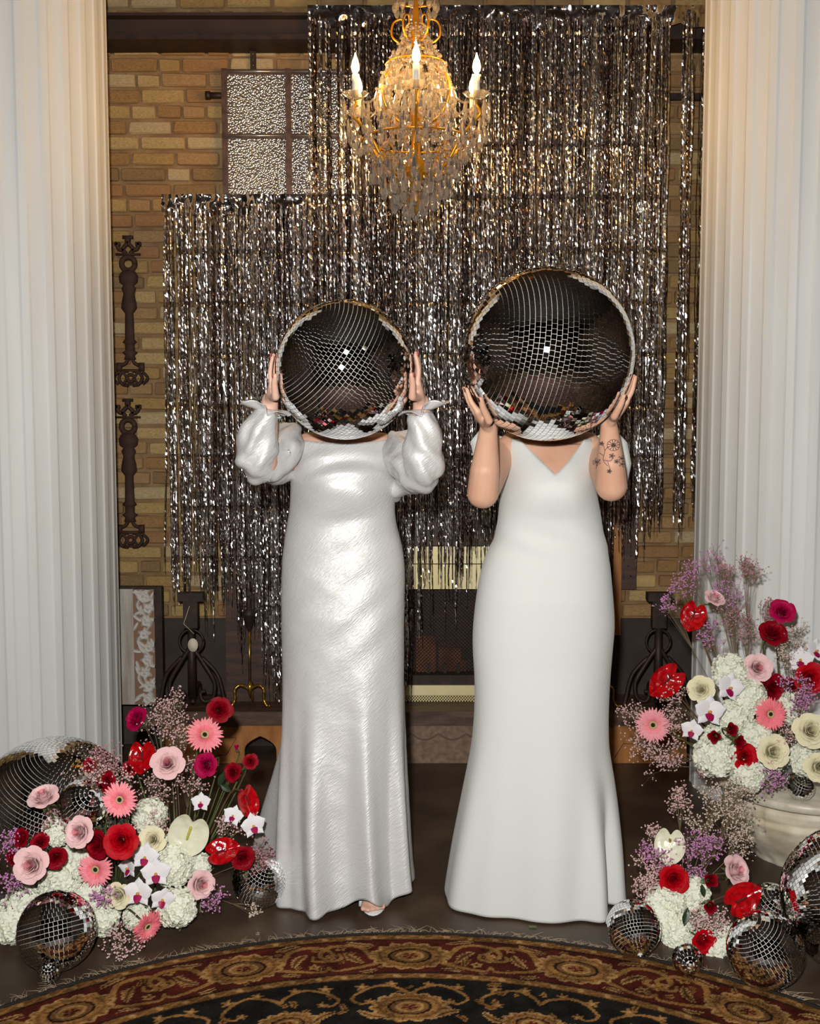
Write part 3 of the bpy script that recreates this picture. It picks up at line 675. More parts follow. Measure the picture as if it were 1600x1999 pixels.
# ================================================================ foil fringe curtains
def curtain(name, label, Y, zt_, hdr, strands, seed):
    """strands: list of (px, width, top py, bottom py); hdr: px0, px1, py0, py1"""
    r = random.Random(seed)
    x0, x1 = Xof(hdr[0], Y), Xof(hdr[1], Y); z1, z0 = Zof(hdr[2], Y), Zof(hdr[3], Y)
    t = thing(name, label, 'curtain', ((x0 + x1) / 2, Y, z1))
    def hf(u, v):
        x = lerp(x0, x1, u); zz = lerp(z1, z0 - .02 * abs(math.sin(u * 31)) , v)
        d = .016 * noise.noise(Vector((x * 16, v * 2.2, seed))) + .008 * noise.noise(Vector((x * 50, v * 6, seed)))
        return (x, Y - .012 + d * (1 if 0 < v else .4), zz)
    child(MB().grid(hf, 220, 7).build('header_band', M_foilh, smooth=True), t)
    rs = np.random.RandomState(seed); acc = {0: [], 1: [], 2: []}
    for px, wd, pt, pb in strands:
        kd = r.choice((0, 0, 0, 1, 1, 1, 2, 2, 2)); crk = r.choice((.5, 1, 1, 1.6)) * CRK
        xc = Xof(px, Y); za = Zof(pt, Y); zb = Zof(pb, Y); n = max(4, int((za - zb) / .0105)); f_ = np.linspace(0, 1, n + 1); z = za + (zb - za) * f_
        slow = np.cumsum(rs.normal(0, .07, n + 1)); slow -= slow.mean(); yaw = r.uniform(-.8, .8) + np.clip(slow, -1.2, 1.2) + rs.normal(0, .17 * crk, n + 1)
        drift = np.cumsum(rs.normal(0, .00045, n + 1)); sway = r.uniform(-.010, .010); x = xc + drift + sway * f_ + .003 * np.sin(f_ * 9 + r.uniform(0, 6))
        kink = .005 * ((z / .22 - np.floor(z / .22)) < .06)
        y = Y + r.uniform(-.03, .02) + .004 * np.sin(z * 14 + r.uniform(0, 6)) + rs.normal(0, .00062 * crk, n + 1) + kink
        hw = wd / 2 * np.where(f_ < .97, 1, .4); zj = rs.normal(0, .0008, n + 1); yd = rs.normal(0, .0006 * crk, n + 1)
        a = np.stack([x - np.cos(yaw) * hw, y - np.sin(yaw) * hw, z], -1); b = np.stack([x + np.cos(yaw) * hw, y + np.sin(yaw) * hw + yd, z + zj], -1)
        acc[kd].append(np.stack([a, b], 1).reshape(-1, 3))
    for k in acc:
        if not acc[k]: continue
        vs = np.concatenate(acc[k]); fs = []; o_ = 0
        for a in acc[k]:
            m_ = len(a) // 2 - 1; q = o_ + 2 * np.arange(m_)[:, None]; fs.append(np.concatenate([q + np.array([[0, 1, 3]]), q + np.array([[0, 3, 2]])])); o_ += len(a)
        fs = np.concatenate(fs).astype(np.int32); me = bpy.data.meshes.new('foil_strands'); me.vertices.add(len(vs)); me.vertices.foreach_set('co', vs.astype(np.float32).ravel())
        me.loops.add(len(fs) * 3); me.polygons.add(len(fs)); me.loops.foreach_set('vertex_index', fs.ravel()); me.polygons.foreach_set('loop_start', np.arange(0, len(fs) * 3, 3, dtype=np.int32)); me.polygons.foreach_set('use_smooth', np.zeros(len(fs), bool)); me.update()
        child(obj('foil_strands', me, (M_foil0, M_foil, M_foil2)[k], kind='stuff'), t)
    return t
CRK = 1.25
M_foilh = mat('foil_header', (0.62, 0.57, 0.56, 1), 0.12, metal=1.0)
r = random.Random(21); S = []
# the tall curtain
for k in range(700):
    px = r.uniform(700, 1262) if k % 3 else r.uniform(700, 1180)
    S.append((px, r.uniform(.0025, .0065), r.uniform(28, 46), min(r.gauss(1040, 40), 1130)))
for k in range(46):
    px = r.choice((r.uniform(610, 632), r.uniform(640, 652), r.uniform(655, 700), r.uniform(690, 705))); S.append((px, r.uniform(.003, .008), r.uniform(28, 44), r.gauss(1000, 60)))
for c_, n_ in ((1268, 14), (1284, 16), (1323, 16), (1330, 6), (1358, 7), (1364, 5)):
    for k in range(n_): S.append((c_ + r.uniform(-7, 7), r.uniform(.003, .008), r.uniform(26, 40), r.gauss(1000, 30)))
for k in range(40): S.append((r.uniform(1212, 1276), r.uniform(.003, .007), 36, r.gauss(960, 45)))
for k in range(46): S.append((r.uniform(782, 940), r.uniform(.003, .007), 40, r.gauss(1150, 50)))
for k in range(22): S.append((r.uniform(784, 806), r.uniform(.003, .007), 40, r.gauss(1300, 50)))
for k in range(9): S.append((r.choice((808, 822, 850, 868, 900, 924)) + r.uniform(-6, 6), r.uniform(.004, .007), 40, r.gauss(1190, 60)))
curtain('foil_fringe_curtain', 'tall silver foil fringe curtain hung from the beam behind the chandelier', 4.865, 0, (608, 1374, 12, 46), S, 4)
S = []
for k in range(700):
    px = r.choice((r.uniform(388, 760), r.uniform(330, 760), r.uniform(500, 760)))
    if 344 < px < 352 or 374 < px < 388 and r.random() < .8: continue
    end = interp([(328, 1150), (350, 1185), (440, 1190), (470, 1270), (500, 1240), (520, 1320), (560, 1370), (800, 1350)], px) + r.gauss(-50, 55)
    S.append((px, r.uniform(.0025, .0065), r.uniform(396, 412), min(end, 1384)))
for c_ in (334, 340, 360, 366): 
    for k in range(8): S.append((c_ + r.uniform(-3, 3), r.uniform(.003, .007), 400, r.gauss(1140, 30)))
for k in range(40): S.append((r.uniform(524, 556), r.uniform(.003, .007), 400, r.uniform(1300, 1384)))
curtain('foil_fringe_curtain', 'lower silver foil fringe curtain hung behind the left woman, below the hammered window', 4.905, 0, (327, 760, 380, 412), S, 8)

# ================================================================ mirror balls
TILE = MB().box((-.5, -.5, -1), (.5, .5, 0)).mesh('mirror_tile', False)
TILE.materials.append(M_mirror)
def mirror_ball(label, c, R, tile, axis=(0, 0, 1), single=0, group=None, seed=1, hang=False, glint=False):
    r = random.Random(seed); c = Vector(c)
    q = Vector((0, 0, 1)).rotation_difference(Vector(axis).normalized())
    t = thing('mirror_ball', label, 'mirror ball', c, group, q)
    MB().ball((0, 0, 0), R - .0022, 64, 40).build('ball_core', M_grout, t)
    rows = max(8, int(PI * R / tile)); tiles = []
    Ri = q.to_matrix()
    view = (Vector((0, 0, CH)) - c).normalized()
    for i in range(rows):
        a = PI * (i + .5) / rows; n = max(3, int(2 * PI * R * math.sin(a) / tile)); off = r.random()
        for k in range(n):
            b = 2 * PI * (k + off) / n
            nrm = Vector((math.sin(a) * math.cos(b), math.sin(a) * math.sin(b), math.cos(a)))
            e1 = Vector((-math.sin(b), math.cos(b), 0)); e2 = nrm.cross(e1)
            w_ = 2 * PI * R * math.sin(a) / n; h_ = PI * R / rows
            j = .006; nn = (nrm + e1 * r.gauss(0, j) + e2 * r.gauss(0, j)).normalized(); f1 = (e1 - nn * e1.dot(nn)).normalized(); f2 = nn.cross(f1)
            tiles.append(((Ri @ nrm).dot(view), nrm * R, f1 * (w_ - .0011), f2 * (h_ - .0011), nn))
    tiles.sort(key=lambda x: -x[0])
    if glint:      # one facet faces straight back at the flash, as in the photograph
        for n_try in range(1):
            hv = ((Vector((0, 0, CH)) - c).normalized() + (Vector((-.08, 0, 1.70)) - c).normalized()).normalized(); hl_ = Ri.transposed() @ hv
            k = max(range(len(tiles)), key=lambda i: tiles[i][1].dot(hl_)); d_, p_, a_, b_, n0 = tiles[k]; qq = n0.rotation_difference(hl_); tiles[k] = (d_, p_ + hl_ * .0006, qq @ a_, qq @ b_, hl_)
    for (_, p, a, b, n_) in tiles[:single]:
        o = bpy.data.objects.new('mirror_tile', TILE); COL.objects.link(o); o.parent = t
        o.matrix_local = Matrix(((a.x, b.x, n_.x * .002, p.x), (a.y, b.y, n_.y * .002, p.y), (a.z, b.z, n_.z * .002, p.z), (0, 0, 0, 1)))
    mb = MB()
    for (_, p, a, b, n_) in tiles[single:]:
        bo = p - n_ * .002; h = .5
        mb.add([p - a * h - b * h, p + a * h - b * h, p + a * h + b * h, p - a * h + b * h, bo - a * h - b * h, bo + a * h - b * h, bo + a * h + b * h, bo - a * h + b * h],
               ((0, 1, 2, 3), (0, 4, 5, 1), (1, 5, 6, 2), (2, 6, 7, 3), (3, 7, 4, 0)))
    o = mb.build('mirror_tiles', M_mirror, t, smooth=False); o['kind'] = 'stuff'
    if hang:
        MB().lathe([(R * .10, R * .985), (R * .10, R * 1.03), (R * .03, R * 1.04), (R * .03, R * 1.09)], n=16).build('hanging_cap', M_grout, t)
    return t
BL = P(673, 722, 3.12); RL = .1915
BRt = P(1068, 692, 3.11); RRt = .2365
mirror_ball('smaller mirror ball hiding the face of the woman in satin', BL, RL, .0118, (-.75, -.35, .55), 300, 'mirror balls held before faces', seed=2, glint=True)
mirror_ball('larger mirror ball hiding the face of the woman in the plain white dress', BRt, RRt, .0138, (-.93, -.22, .12), 300, 'mirror balls held before faces', seed=3, glint=True)
G1 = 'mirror balls among the flowers'
mirror_ball('largest mirror ball, half behind the left flowers at the foot of the column', *on_floor(106, 1600, 160), .0125, (.35, -.2, .9), 0, G1, seed=4)
mirror_ball('half-hidden mirror ball nestled in the left flowers behind a pink gerbera', P(162, 1572, 3.09), .072, .0115, (.5, -.5, .6), 0, G1, seed=5)
def onfloor(px, D): return Xof(px, D)
mirror_ball('medium mirror ball at the front of the left flowers', *on_floor(110.5, 1817, 76), .0118, (-.25, .35, .9), 300, G1, seed=6, hang=True)
mirror_ball('tiny mirror ball on the floor in front of the left flowers', *on_floor(94, 1897, 23), .0078, (.2, -.5, .8), 0, G1, seed=7, hang=True)
mirror_ball('mirror ball touching the hem of the satin dress', *on_floor(506, 1716, 55), .0105, (.4, -.5, .8), 0, G1, seed=8)
mirror_ball('mirror ball with its axis low, between the plain dress and the right hydrangeas', *on_floor(1236, 1811, 53), .0092, (.1, -.75, -.65), 0, G1, seed=9, hang=True)
mirror_ball('tiny mirror ball facing forward beside the lowest red rose', *on_floor(1341, 1873, 29.5), .0102, (-.05, -1, .12), 0, G1, seed=10, hang=True)
mirror_ball('medium mirror ball at the front right near the rug', *on_floor(1493, 1854, 74), .0105, (-.55, -.1, .8), 300, G1, seed=11)
mirror_ball('big mirror ball cut by the right edge of the picture', *on_floor(1667, 1755, 140), .0118, (.9, -.1, .2), 0, G1, seed=12)
mirror_ball('mirror ball tucked behind the right red anthurium by the pedestal foot', *on_floor(1503, 1774, 49), .0105, (.3, -.4, .8), 0, G1, seed=13)

# pedestal
PX = 1.377; PZ = .262
t = thing('stone_pedestal', 'cream carved stone pedestal bowl with a round top, carrying the right flowers', 'pedestal', (PX, 3.80, 0))
MB().lathe([(.303, PZ - .030), (.31, PZ - .024), (.31, PZ - .006), (.304, PZ)], n=72).build('round_slab', M_slab, t)
def bowl(u, v):
    a = u * 2 * PI; r_ = interp([(0, .205), (.08, .215), (.3, .262), (.55, .302), (.70, .315), (.76, .304), (.80, .312), (.93, .318), (1, .29)], v)
    r_ += .006 * noise.noise(Vector((math.cos(a) * 6, math.sin(a) * 6, v * 5))) - (.006 if abs((a * 9 / (2 * PI)) % 1 - .5) < .03 and v > .55 else 0)
    r_ *= .92; return (r_ * math.cos(a), r_ * math.sin(a), lerp(0, PZ - .030, v))
MB().grid(bowl, 180, 34, wrap=True).build('carved_bowl', M_marble, t)
mirror_ball('tiny mirror ball on the pedestal top under the cream rose', P(1563, 1538, 3.57), .0425, .0088, (.2, -.3, .9), 0, G1, seed=14)

# ================================================================ chandelier
CHY = 4.15; CX = Xof(811, CHY); k4 = CHY / F * 1.02
cz0 = Zof(230, CHY)
t = thing('chandelier', 'gilded crystal chandelier with candle bulbs hanging before the foil curtain', 'chandelier', (CX, CHY, cz0))
def zz(py): return Zof(py, CHY) - cz0
MB().lathe([(.004, zz(420)), (.016, zz(405)), (.028, zz(392)), (.014, zz(370)), (.03, zz(340)), (.05, zz(325)), (.02, zz(310)), (.012, zz(250)), (.022, zz(225)), (.012, zz(200)), (.010, zz(90)), (.03, zz(70)), (.012, zz(50)), (.006, zz(-40)), (.006, 3.8 - cz0)], n=16).build('stem', M_gold, t)
MB().lathe([(.075, 3.775 - cz0), (.08, 3.8 - cz0)], n=24).build('ceiling_rose', M_gold, t)
rc = random.Random(5)
def sw(a, r_, py): return (r_ * math.cos(a), r_ * math.sin(a), zz(py))
NA = 6; A0 = -PI / 2
for i in range(NA):
    a = A0 + i * 2 * PI / NA; RA = .243
    MB().tube(bez([sw(a, .02, 330), sw(a, .07, 345), sw(a, .13, 322), sw(a, .175, 285), sw(a, .215, 262), sw(a, .258, 240), sw(a, RA, 222), sw(a, RA, 212)], 6), .0052, 8).build('scroll_arm', M_gold, t)
    MB().tube(bez([sw(a, .15, 305), sw(a, .12, 285), sw(a, .09, 300), sw(a, .10, 318), sw(a, .12, 312)], 6), .0036, 6).build('arm_curl', M_gold, t)
    MB().tube(bez([sw(a, .02, 250), sw(a, .06, 245), sw(a, .11, 225), sw(a, .138, 190), sw(a, .125, 158), sw(a, .09, 140), sw(a, .06, 118), sw(a, .03, 110)], 6), .0048, 8).build('basket_rib', M_gold, t)
    MB().tube(bez([sw(a + .5, .015, 75), sw(a + .5, .05, 85), sw(a + .5, .085, 70), sw(a + .5, .08, 45), sw(a + .5, .05, 38), sw(a + .5, .045, 55)], 6), .0038, 6).build('crown_scroll', M_gold, t)
    c = Vector(sw(a, RA, 212))
    # scalloped glass dish
    MB().grid(lambda u, v, c=c: (c.x + (.008 + .038 * v) * (1 + .07 * math.cos(u * 2 * PI * 10) * v) * math.cos(u * 2 * PI), c.y + (.008 + .038 * v) * (1 + .07 * math.cos(u * 2 * PI * 10) * v) * math.sin(u * 2 * PI), c.z + .020 * v * v), 60, 4, wrap=True).build('drip_dish', M_crystal, t)
    cd = MB().lathe([(.0115, 0), (.0115, zz(166) - zz(212)), (.008, zz(164) - zz(212))], c=c, n=16).build('candle', M_candle, t)
    h = zz(164)
    MB().lathe([(.005, h), (.0125, h + .012), (.0140, h + .024), (.010, h + .042), (.004, h + .058), (.0008, h + .070)], c=(c.x, c.y, 0), n=14).build('candle_bulb', M_bulb, t)
    for j in range(7):     # prisms hanging under each dish
        b = j * 2 * PI / 7; p = c + Vector((.043 * math.cos(b), .043 * math.sin(b), -.004)); L_ = .075
        MB().lathe([(.0008, 0), (.0052, -.010), (.0068, -L_ * .35), (.0052, -L_ * .85), (.0006, -L_)], c=p, n=6).build('crystal_prism', M_crystal, t, smooth=False)
def drop(p, L_, wd):
    p = Vector(p); mb = MB(); mb.lathe([(.0006, 0), (wd * .22, -L_ * .18), (wd * .5, -L_ * .55), (wd * .5, -L_ * .75), (wd * .25, -L_ * .95), (.0005, -L_)], c=p, n=8)
    mb.ball(p + Vector((0, 0, .007)), .0058, 6, 4); mb.build('crystal_drop', M_crystal, t, smooth=False)
for R_, py, n_, L_, wd in ((.105, 128, 16, .06, .022), (.06, 88, 12, .045, .018), (.085, 108, 14, .055, .020), (.125, 152, 16, .065, .022), (.135, 176, 16, .07, .024), (.13, 205, 14, .07, .024), (.10, 190, 10, .07, .022), (.07, 150, 9, .06, .022), (.225, 262, 18, .075, .022), (.245, 246, 18, .07, .020), (.12, 235, 12, .07, .022), (.19, 275, 20, .065, .022), (.155, 318, 20, .08, .024), (.12, 342, 16, .09, .026), (.075, 362, 12, .09, .026), (.035, 392, 7, .07, .024), (.10, 300, 10, .06, .02)):
    for j in range(n_):
        a = j * 2 * PI / n_ + R_ * 20; drop(sw(a, R_ * rc.uniform(.94, 1.05), py + rc.uniform(-5, 5)), L_ * rc.uniform(.85, 1.15), wd)
mb = MB()      # bead swags and rosette clusters
def swag(p, q, dip, n_, r_):
    p, q = Vector(p), Vector(q)
    for i in range(n_ + 1):
        u = i / n_; x = p.lerp(q, u); x.z -= dip * 4 * u * (1 - u); mb.ball(x, r_, 6, 4)
for i in range(12):
    a, b = A0 + i * PI / 6, A0 + (i + 1) * PI / 6
    swag(sw(a, .19, 275), sw(b, .19, 275), .02, 12, .0042); swag(sw(a, .105, 128), sw(b, .105, 128), .014, 8, .0042)
    swag(sw(a, .06, 92), sw(a, .105, 128), .004, 9, .0042); swag(sw(a, .11, 140), sw(a, .135, 180), -.008, 10, .0045); swag(sw(a, .135, 180), sw(a, .11, 250), -.008, 12, .0045)
    swag(sw(a, .155, 318), sw(b, .155, 318), .016, 10, .0042); swag(sw(a, .19, 275), sw(a, .075, 362), -.006, 16, .0042)
    swag(sw(a, .03, 50), sw(a, .06, 92), .004, 8, .0042)
for i in range(6):
    a, b = A0 + i * PI / 3, A0 + (i + 1) * PI / 3; swag(sw(a, .243, 222), sw(b, .243, 222), .05, 28, .0042); swag(sw(a, .21, 215), sw(a, .125, 160), .03, 18, .0042)
for _ in range(520):
    py = rc.uniform(60, 400); R_ = interp([(60, .06), (100, .10), (150, .135), (230, .15), (270, .2), (320, .17), (400, .03)], py) * rc.uniform(.5, 1); a = rc.uniform(0, 2 * PI)
    mb.ball(sw(a, R_, py), rc.uniform(.004, .0075), 6, 4)
mb.build('crystal_beads', M_crystal, t, smooth=False, kind='stuff')
for i in range(14):
    a = i * 2 * PI / 14; drop(sw(a, .075, 0 + rc.uniform(-3, 3)), .05, .02)
MB().tube([sw(a_ * 2 * PI / 24, .075, -2) for a_ in range(25)], .004, 6).build('crown_ring', M_gold, t)
MB().tube([sw(a_ * 2 * PI / 36, .19, 274) for a_ in range(37)], .0035, 6).build('lower_ring', M_gold, t)
MB().tube([sw(a_ * 2 * PI / 24, .105, 126) for a_ in range(25)], .0035, 6).build('basket_ring', M_gold, t)
# ================================================================ people
YB = 3.44      # distance of the two bodies
def capsule(mb, a, b, ra, rb_, n=16, flat=1.0):
    a, b = Vector(a), Vector(b); L_ = (b - a).length; pts = []; rad = []
    for k in range(5): u = -1 + k / 5; pts.append(a + (b - a).normalized() * ra * u); rad.append(ra * math.sqrt(max(1e-4, 1 - u * u)))
    for k in range(7): u = k / 6; pts.append(a.lerp(b, u)); rad.append(lerp(ra, rb_, u))
    for k in range(1, 6): u = k / 5; pts.append(b + (b - a).normalized() * rb_ * u); rad.append(rb_ * math.sqrt(max(1e-4, 1 - u * u)))
    mb.tube(pts, rad, n, flat); return mb
def fuse(mb, voxel, smooth=6, sub=False):
    """one continuous skin out of overlapping forms"""
    me = mb.mesh('form', False); o = bpy.data.objects.new('form', me); COL.objects.link(o)
    r = o.modifiers.new('r', 'REMESH'); r.mode = 'VOXEL'; r.voxel_size = voxel; r.adaptivity = 0
    s = o.modifiers.new('s', 'SMOOTH'); s.factor = 0.5; s.iterations = smooth
    dg = bpy.context.evaluated_depsgraph_get(); dg.update()
    out = bpy.data.meshes.new_from_object(o.evaluated_get(dg)); bpy.data.objects.remove(o); bpy.data.meshes.remove(me)
    out.polygons.foreach_set('use_smooth', [True] * len(out.polygons)); return out

def arm(mb, sh, el, wr, rs):
    capsule(mb, sh, Vector(sh).lerp(Vector(el), .5), rs[0], rs[1]); capsule(mb, Vector(sh).lerp(Vector(el), .5), el, rs[1], rs[2])
    f = Vector(el).lerp(Vector(wr), .35); capsule(mb, el, f, rs[2], rs[3]); capsule(mb, f, wr, rs[3], rs[4], flat=.9)
def on_ball(B, R, al, pol, lift):
    al, pol = math.radians(al), math.radians(pol); d = Vector((math.sin(pol) * math.cos(al), -math.cos(pol), math.sin(pol) * math.sin(al)))
    return Vector(B) + d * (R + lift)
def hand(mb, nails, B, R, wr, side, a_k, a_t, thumb, sc=1.0):
    """palm pressed on the ball, four fingers along its edge, thumb in front; side -1 is picture-left. a_k knuckle angle, a_t tip angle"""
    wr = Vector(wr); fl = [1.0, 1.08, 1.0, .82]; fr = [.0088, .0090, .0086, .0076]; pols = [82, 91, 100, 108]
    for i in range(4):
        kn = on_ball(B, R, a_k + side * (0, 1, 1, -1)[i] * .6, pols[i], .013)
        w2 = wr.lerp(kn, .12) + Vector((0, (i - 1.5) * .007, 0))
        md = w2.lerp(kn, .55); n_ = (md - Vector(B)).normalized(); dd = (md - Vector(B)).length
        if dd < R + .014: md = Vector(B) + n_ * (R + .014)
        capsule(mb, w2, md, .0135, .0135, 12); capsule(mb, md, kn, .0135, .0115, 12)
        prev = kn; r0 = fr[i] * sc * 1.08; span = (a_t - a_k) * fl[i]
        for j, (u, lf) in enumerate(((.45, .0135), (.76, .0105), (1.0, .0085))):
            q = on_ball(B, R, a_k + span * u, pols[i] + (i - 1.2) * 1.5 * u, lf); r1 = fr[i] * sc * (1 - .13 * (j + 1) * .75)
            capsule(mb, prev, q, r0, r1, 12); prev = q; r0 = r1
        q1 = on_ball(B, R, a_k + span * .99, pols[i] + (i - 1.2) * 1.5, .0085 + fr[i] * .80)
        out = (q1 - Vector(B)).normalized(); al = (on_ball(B, R, a_k + span * 1.1, pols[i], .01) - on_ball(B, R, a_k + span * .9, pols[i], .01)).normalized()
        nails.append((q1, out, al, .0052))
    # thumb leaves the side of the palm near its base
    t0 = wr.lerp(on_ball(B, R, a_k, 82, .012), .3); t1 = on_ball(B, R, thumb[0], 76, .014); t2 = on_ball(B, R, thumb[1], 70, .011); t3 = on_ball(B, R, thumb[2], 66, .009)
    capsule(mb, t0, t1, .014, .0115, 12); capsule(mb, t1, t2, .0112, .0098, 12); capsule(mb, t2, t3, .0098, .0082, 12)
    out = (t3 - Vector(B)).normalized(); nails.append((t3 + out * .0072, out, (t3 - t2).normalized(), .0062))
def add_nails(nails, parent, m):
    for p, out, al, r_ in nails:
        x = al; z = out; y = z.cross(x).normalized(); x = y.cross(z)
        R = Matrix((x, y, z)).transposed()
        MB().ball(p, r_, 10, 6, (1.25, .85, .32), R).build('fingernail', m, parent)

class Prof:
    """half width, centre and depth of a figure by height, read from the rows of the photograph"""
    def __init__(s, rows, Y, depth):
        s.t = sorted((Zof(py, Y), Xof(a, Y, py), Xof(b, Y, py)) for py, a, b in rows); s.Y = Y; s.depth = depth
        s.l = [(z, a) for z, a, b in s.t]; s.r = [(z, b) for z, a, b in s.t]
    def at(s, z):
        a, b = interp(s.l, z), interp(s.r, z); return (a + b) / 2, (b - a) / 2, interp(s.depth, z)
    def smooth(s):
        zs = [s.t[0][0] + (s.t[-1][0] - s.t[0][0]) * k / 60 for k in range(61)]
        L = [interp(s.l, z) for z in zs]; R = [interp(s.r, z) for z in zs]
        for _ in range(2):
            L = [L[0]] + [(L[i - 1] + 2 * L[i] + L[i + 1]) / 4 for i in range(1, 60)] + [L[-1]]; R = [R[0]] + [(R[i - 1] + 2 * R[i] + R[i + 1]) / 4 for i in range(1, 60)] + [R[-1]]
        s.l = list(zip(zs, L)); s.r = list(zip(zs, R)); return s

def head(mb, c, s=1.0):
    x, y, z = c
    mb.ball((x, y + .012, z + .02), .098 * s, 28, 20, (.80, .98, 1.06)); mb.ball((x, y - .022, z - .045), .066 * s, 20, 14, (.86, .95, 1.0))
    mb.ball((x, y - .055, z - .092), .022 * s, 14, 10, (1.2, .9, .8))                       # chin
    capsule(mb, (x, y - .088, z + .012), (x, y - .104, z - .022), .008, .012, 10)              # nose
    mb.ball((x, y - .083, z - .058), .018, 12, 8, (1.3, .6, .45))                            # lips
    for sx in (-1, 1):
        mb.ball((x + sx * .078, y + .012, z - .005), .028, 12, 10, (.3, .65, 1.1))
        mb.ball((x + sx * .032, y - .070, z + .030), .020, 12, 8, (1.2, .6, .45))
def face_parts(t, c):
    x, y, z = c
    for sx in (-1, 1):
        MB().ball((x + sx * .031, y - .082, z + .008), .0125, 14, 10).build('eye', M_eye, t)
    MB().ball((x, y - .090, z - .058), .017, 14, 8, (1.35, .5, .42)).build('lips', M_lips, t)
M_eye = mat('eye', srgb(230,226,220), 0.2); M_lips = mat('lips', srgb(186,96,92), 0.4)
def legs(mb, cx, y0, zh, feet, R=.072):
    for sx, (fx, fy) in zip((-1, 1), feet):
        hip = (cx + sx * .085, y0, zh); kn = (cx + sx * .075 + (fx - cx - sx * .07) * .4, y0 - .015, .48); an = (fx, fy + .02, .10)
        capsule(mb, hip, kn, .083, .052); capsule(mb, kn, (lerp(kn[0], an[0], .35), lerp(kn[1], an[1], .35), .35), .050, .050); capsule(mb, (lerp(kn[0], an[0], .35), lerp(kn[1], an[1], .35), .35), an, .050, .030)
        capsule(mb, (fx, fy + .04, .045), (fx, fy - .11, .032), .030, .026, flat=1); 
        for k in range(5): capsule(mb, (fx + (k - 2) * .014, fy - .11, .028), (fx + (k - 2) * .015, fy - .148 + abs(k - (1 if sx > 0 else 3)) * .007, .024), .010, .0085, 8)

# ---- woman in the plain white dress (right)
rowsR = [(846, 985, 1158), (870, 986, 1160), (900, 988, 1160), (925, 986, 1157), (950, 979, 1158), (985, 975, 1168), (1020, 972, 1172), (1046, 969, 1178), (1089, 944.5, 1187.5), (1153, 931.6, 1193), (1218, 924, 1198), (1261, 922.6, 1193.5), (1325, 927, 1187.5),
         (1390, 926, 1184), (1455, 920, 1184), (1498, 911, 1192), (1562, 898, 1201), (1648, 881, 1210), (1734, 867, 1215), (1775, 862, 1219)]
dR = [(0, .200), (.2, .190), (.5, .165), (.75, .150), (.95, .150), (1.08, .132), (1.2, .118), (1.3, .125), (1.36, .115), (1.42, .085), (1.46, .06)]
pR = Prof(rowsR, YB, dR).smooth()
def dress_pt(p, z, ph, k=1.0, e=.88):
    """ph = 0 faces the camera, positive to picture right"""
    cx, hw, d = p.at(z); s_, c_ = math.sin(ph), math.cos(ph)
    x = cx + hw * k * math.copysign(abs(s_) ** e, s_); y = p.Y - d * k * math.copysign(abs(c_) ** e, c_)
    return x, y
def bust(x, z, cx, a, zb, r_, sep): return sum(a * math.exp(-((x - cx - sx * sep) ** 2 + (z - zb) ** 2) / r_ ** 2) for sx in (-1, 1))
VX = Xof(1078, 3.33, 922)
def torso(mb, p, z0, z1, k, bustf=None):
    n = 40; m = 36
    def f(u, v):
        z = lerp(z0, z1, v); ph = u * 2 * PI; x, y = dress_pt(p, z, ph, k)
        if bustf and math.cos(ph) > 0: y -= bustf(x, z) * math.cos(ph)
        return (x, y, z)
    n0 = len(mb.v); mb.grid(f, n, m, wrap=True); mb.f.append(tuple(n0 + i for i in range(n))[::-1]); mb.f.append(tuple(n0 + m * n + i for i in range(n)))
def topR(ph):       # height of the neckline and armholes around the body
    cx, hw, d = pR.at(1.40); x = abs(math.sin(ph)) * hw
    if math.cos(ph) > 0:
        if x < .092: return lerp(Zof(924, 3.33), 1.435, (x / .092) ** 1.0)
        if x < .118: return 1.435
        return lerp(1.435, 1.325, min(1, (x - .118) / (hw - .118)) ** .7)
    return 1.325 + .10 * sm(0, .6, -math.cos(ph))
bR = lambda x, z: bust(x, z, VX, .040, 1.285, .085, .062)
def dressR(u, v):
    ph = (u - .5) * 2 * PI; zt_ = topR(ph)
    z = lerp(zt_, .006, v ** .93); x, y = dress_pt(pR, z, ph)
    c_, s_ = math.cos(ph), math.sin(ph); low = sm(.85, 0, z)
    if c_ > 0: y -= bR(x, z) * c_ * sm(1.0, 1.2, z)
    # soft folds
    f = .012 * math.sin(ph * 5 + .4) * low + .006 * math.sin(ph * 11 + 1) * low ** 2
    f += .046 * math.exp(-((ph - .62 - .10 * z) / .16) ** 2) * sm(.5, 0, z) - .064 * math.exp(-((ph - .98) / .13) ** 2) * sm(.45, 0, z)
    f += .0035 * math.sin(z * 70 + x * 30) * math.exp(-((z - 1.12) / .05) ** 2)
    x += s_ * f * .5; y -= c_ * f + (.0 if c_ < 0 else 0)
    if c_ < 0 and z < .5: y += .10 * sm(.5, 0, z) * -c_
    return (x, y, z)
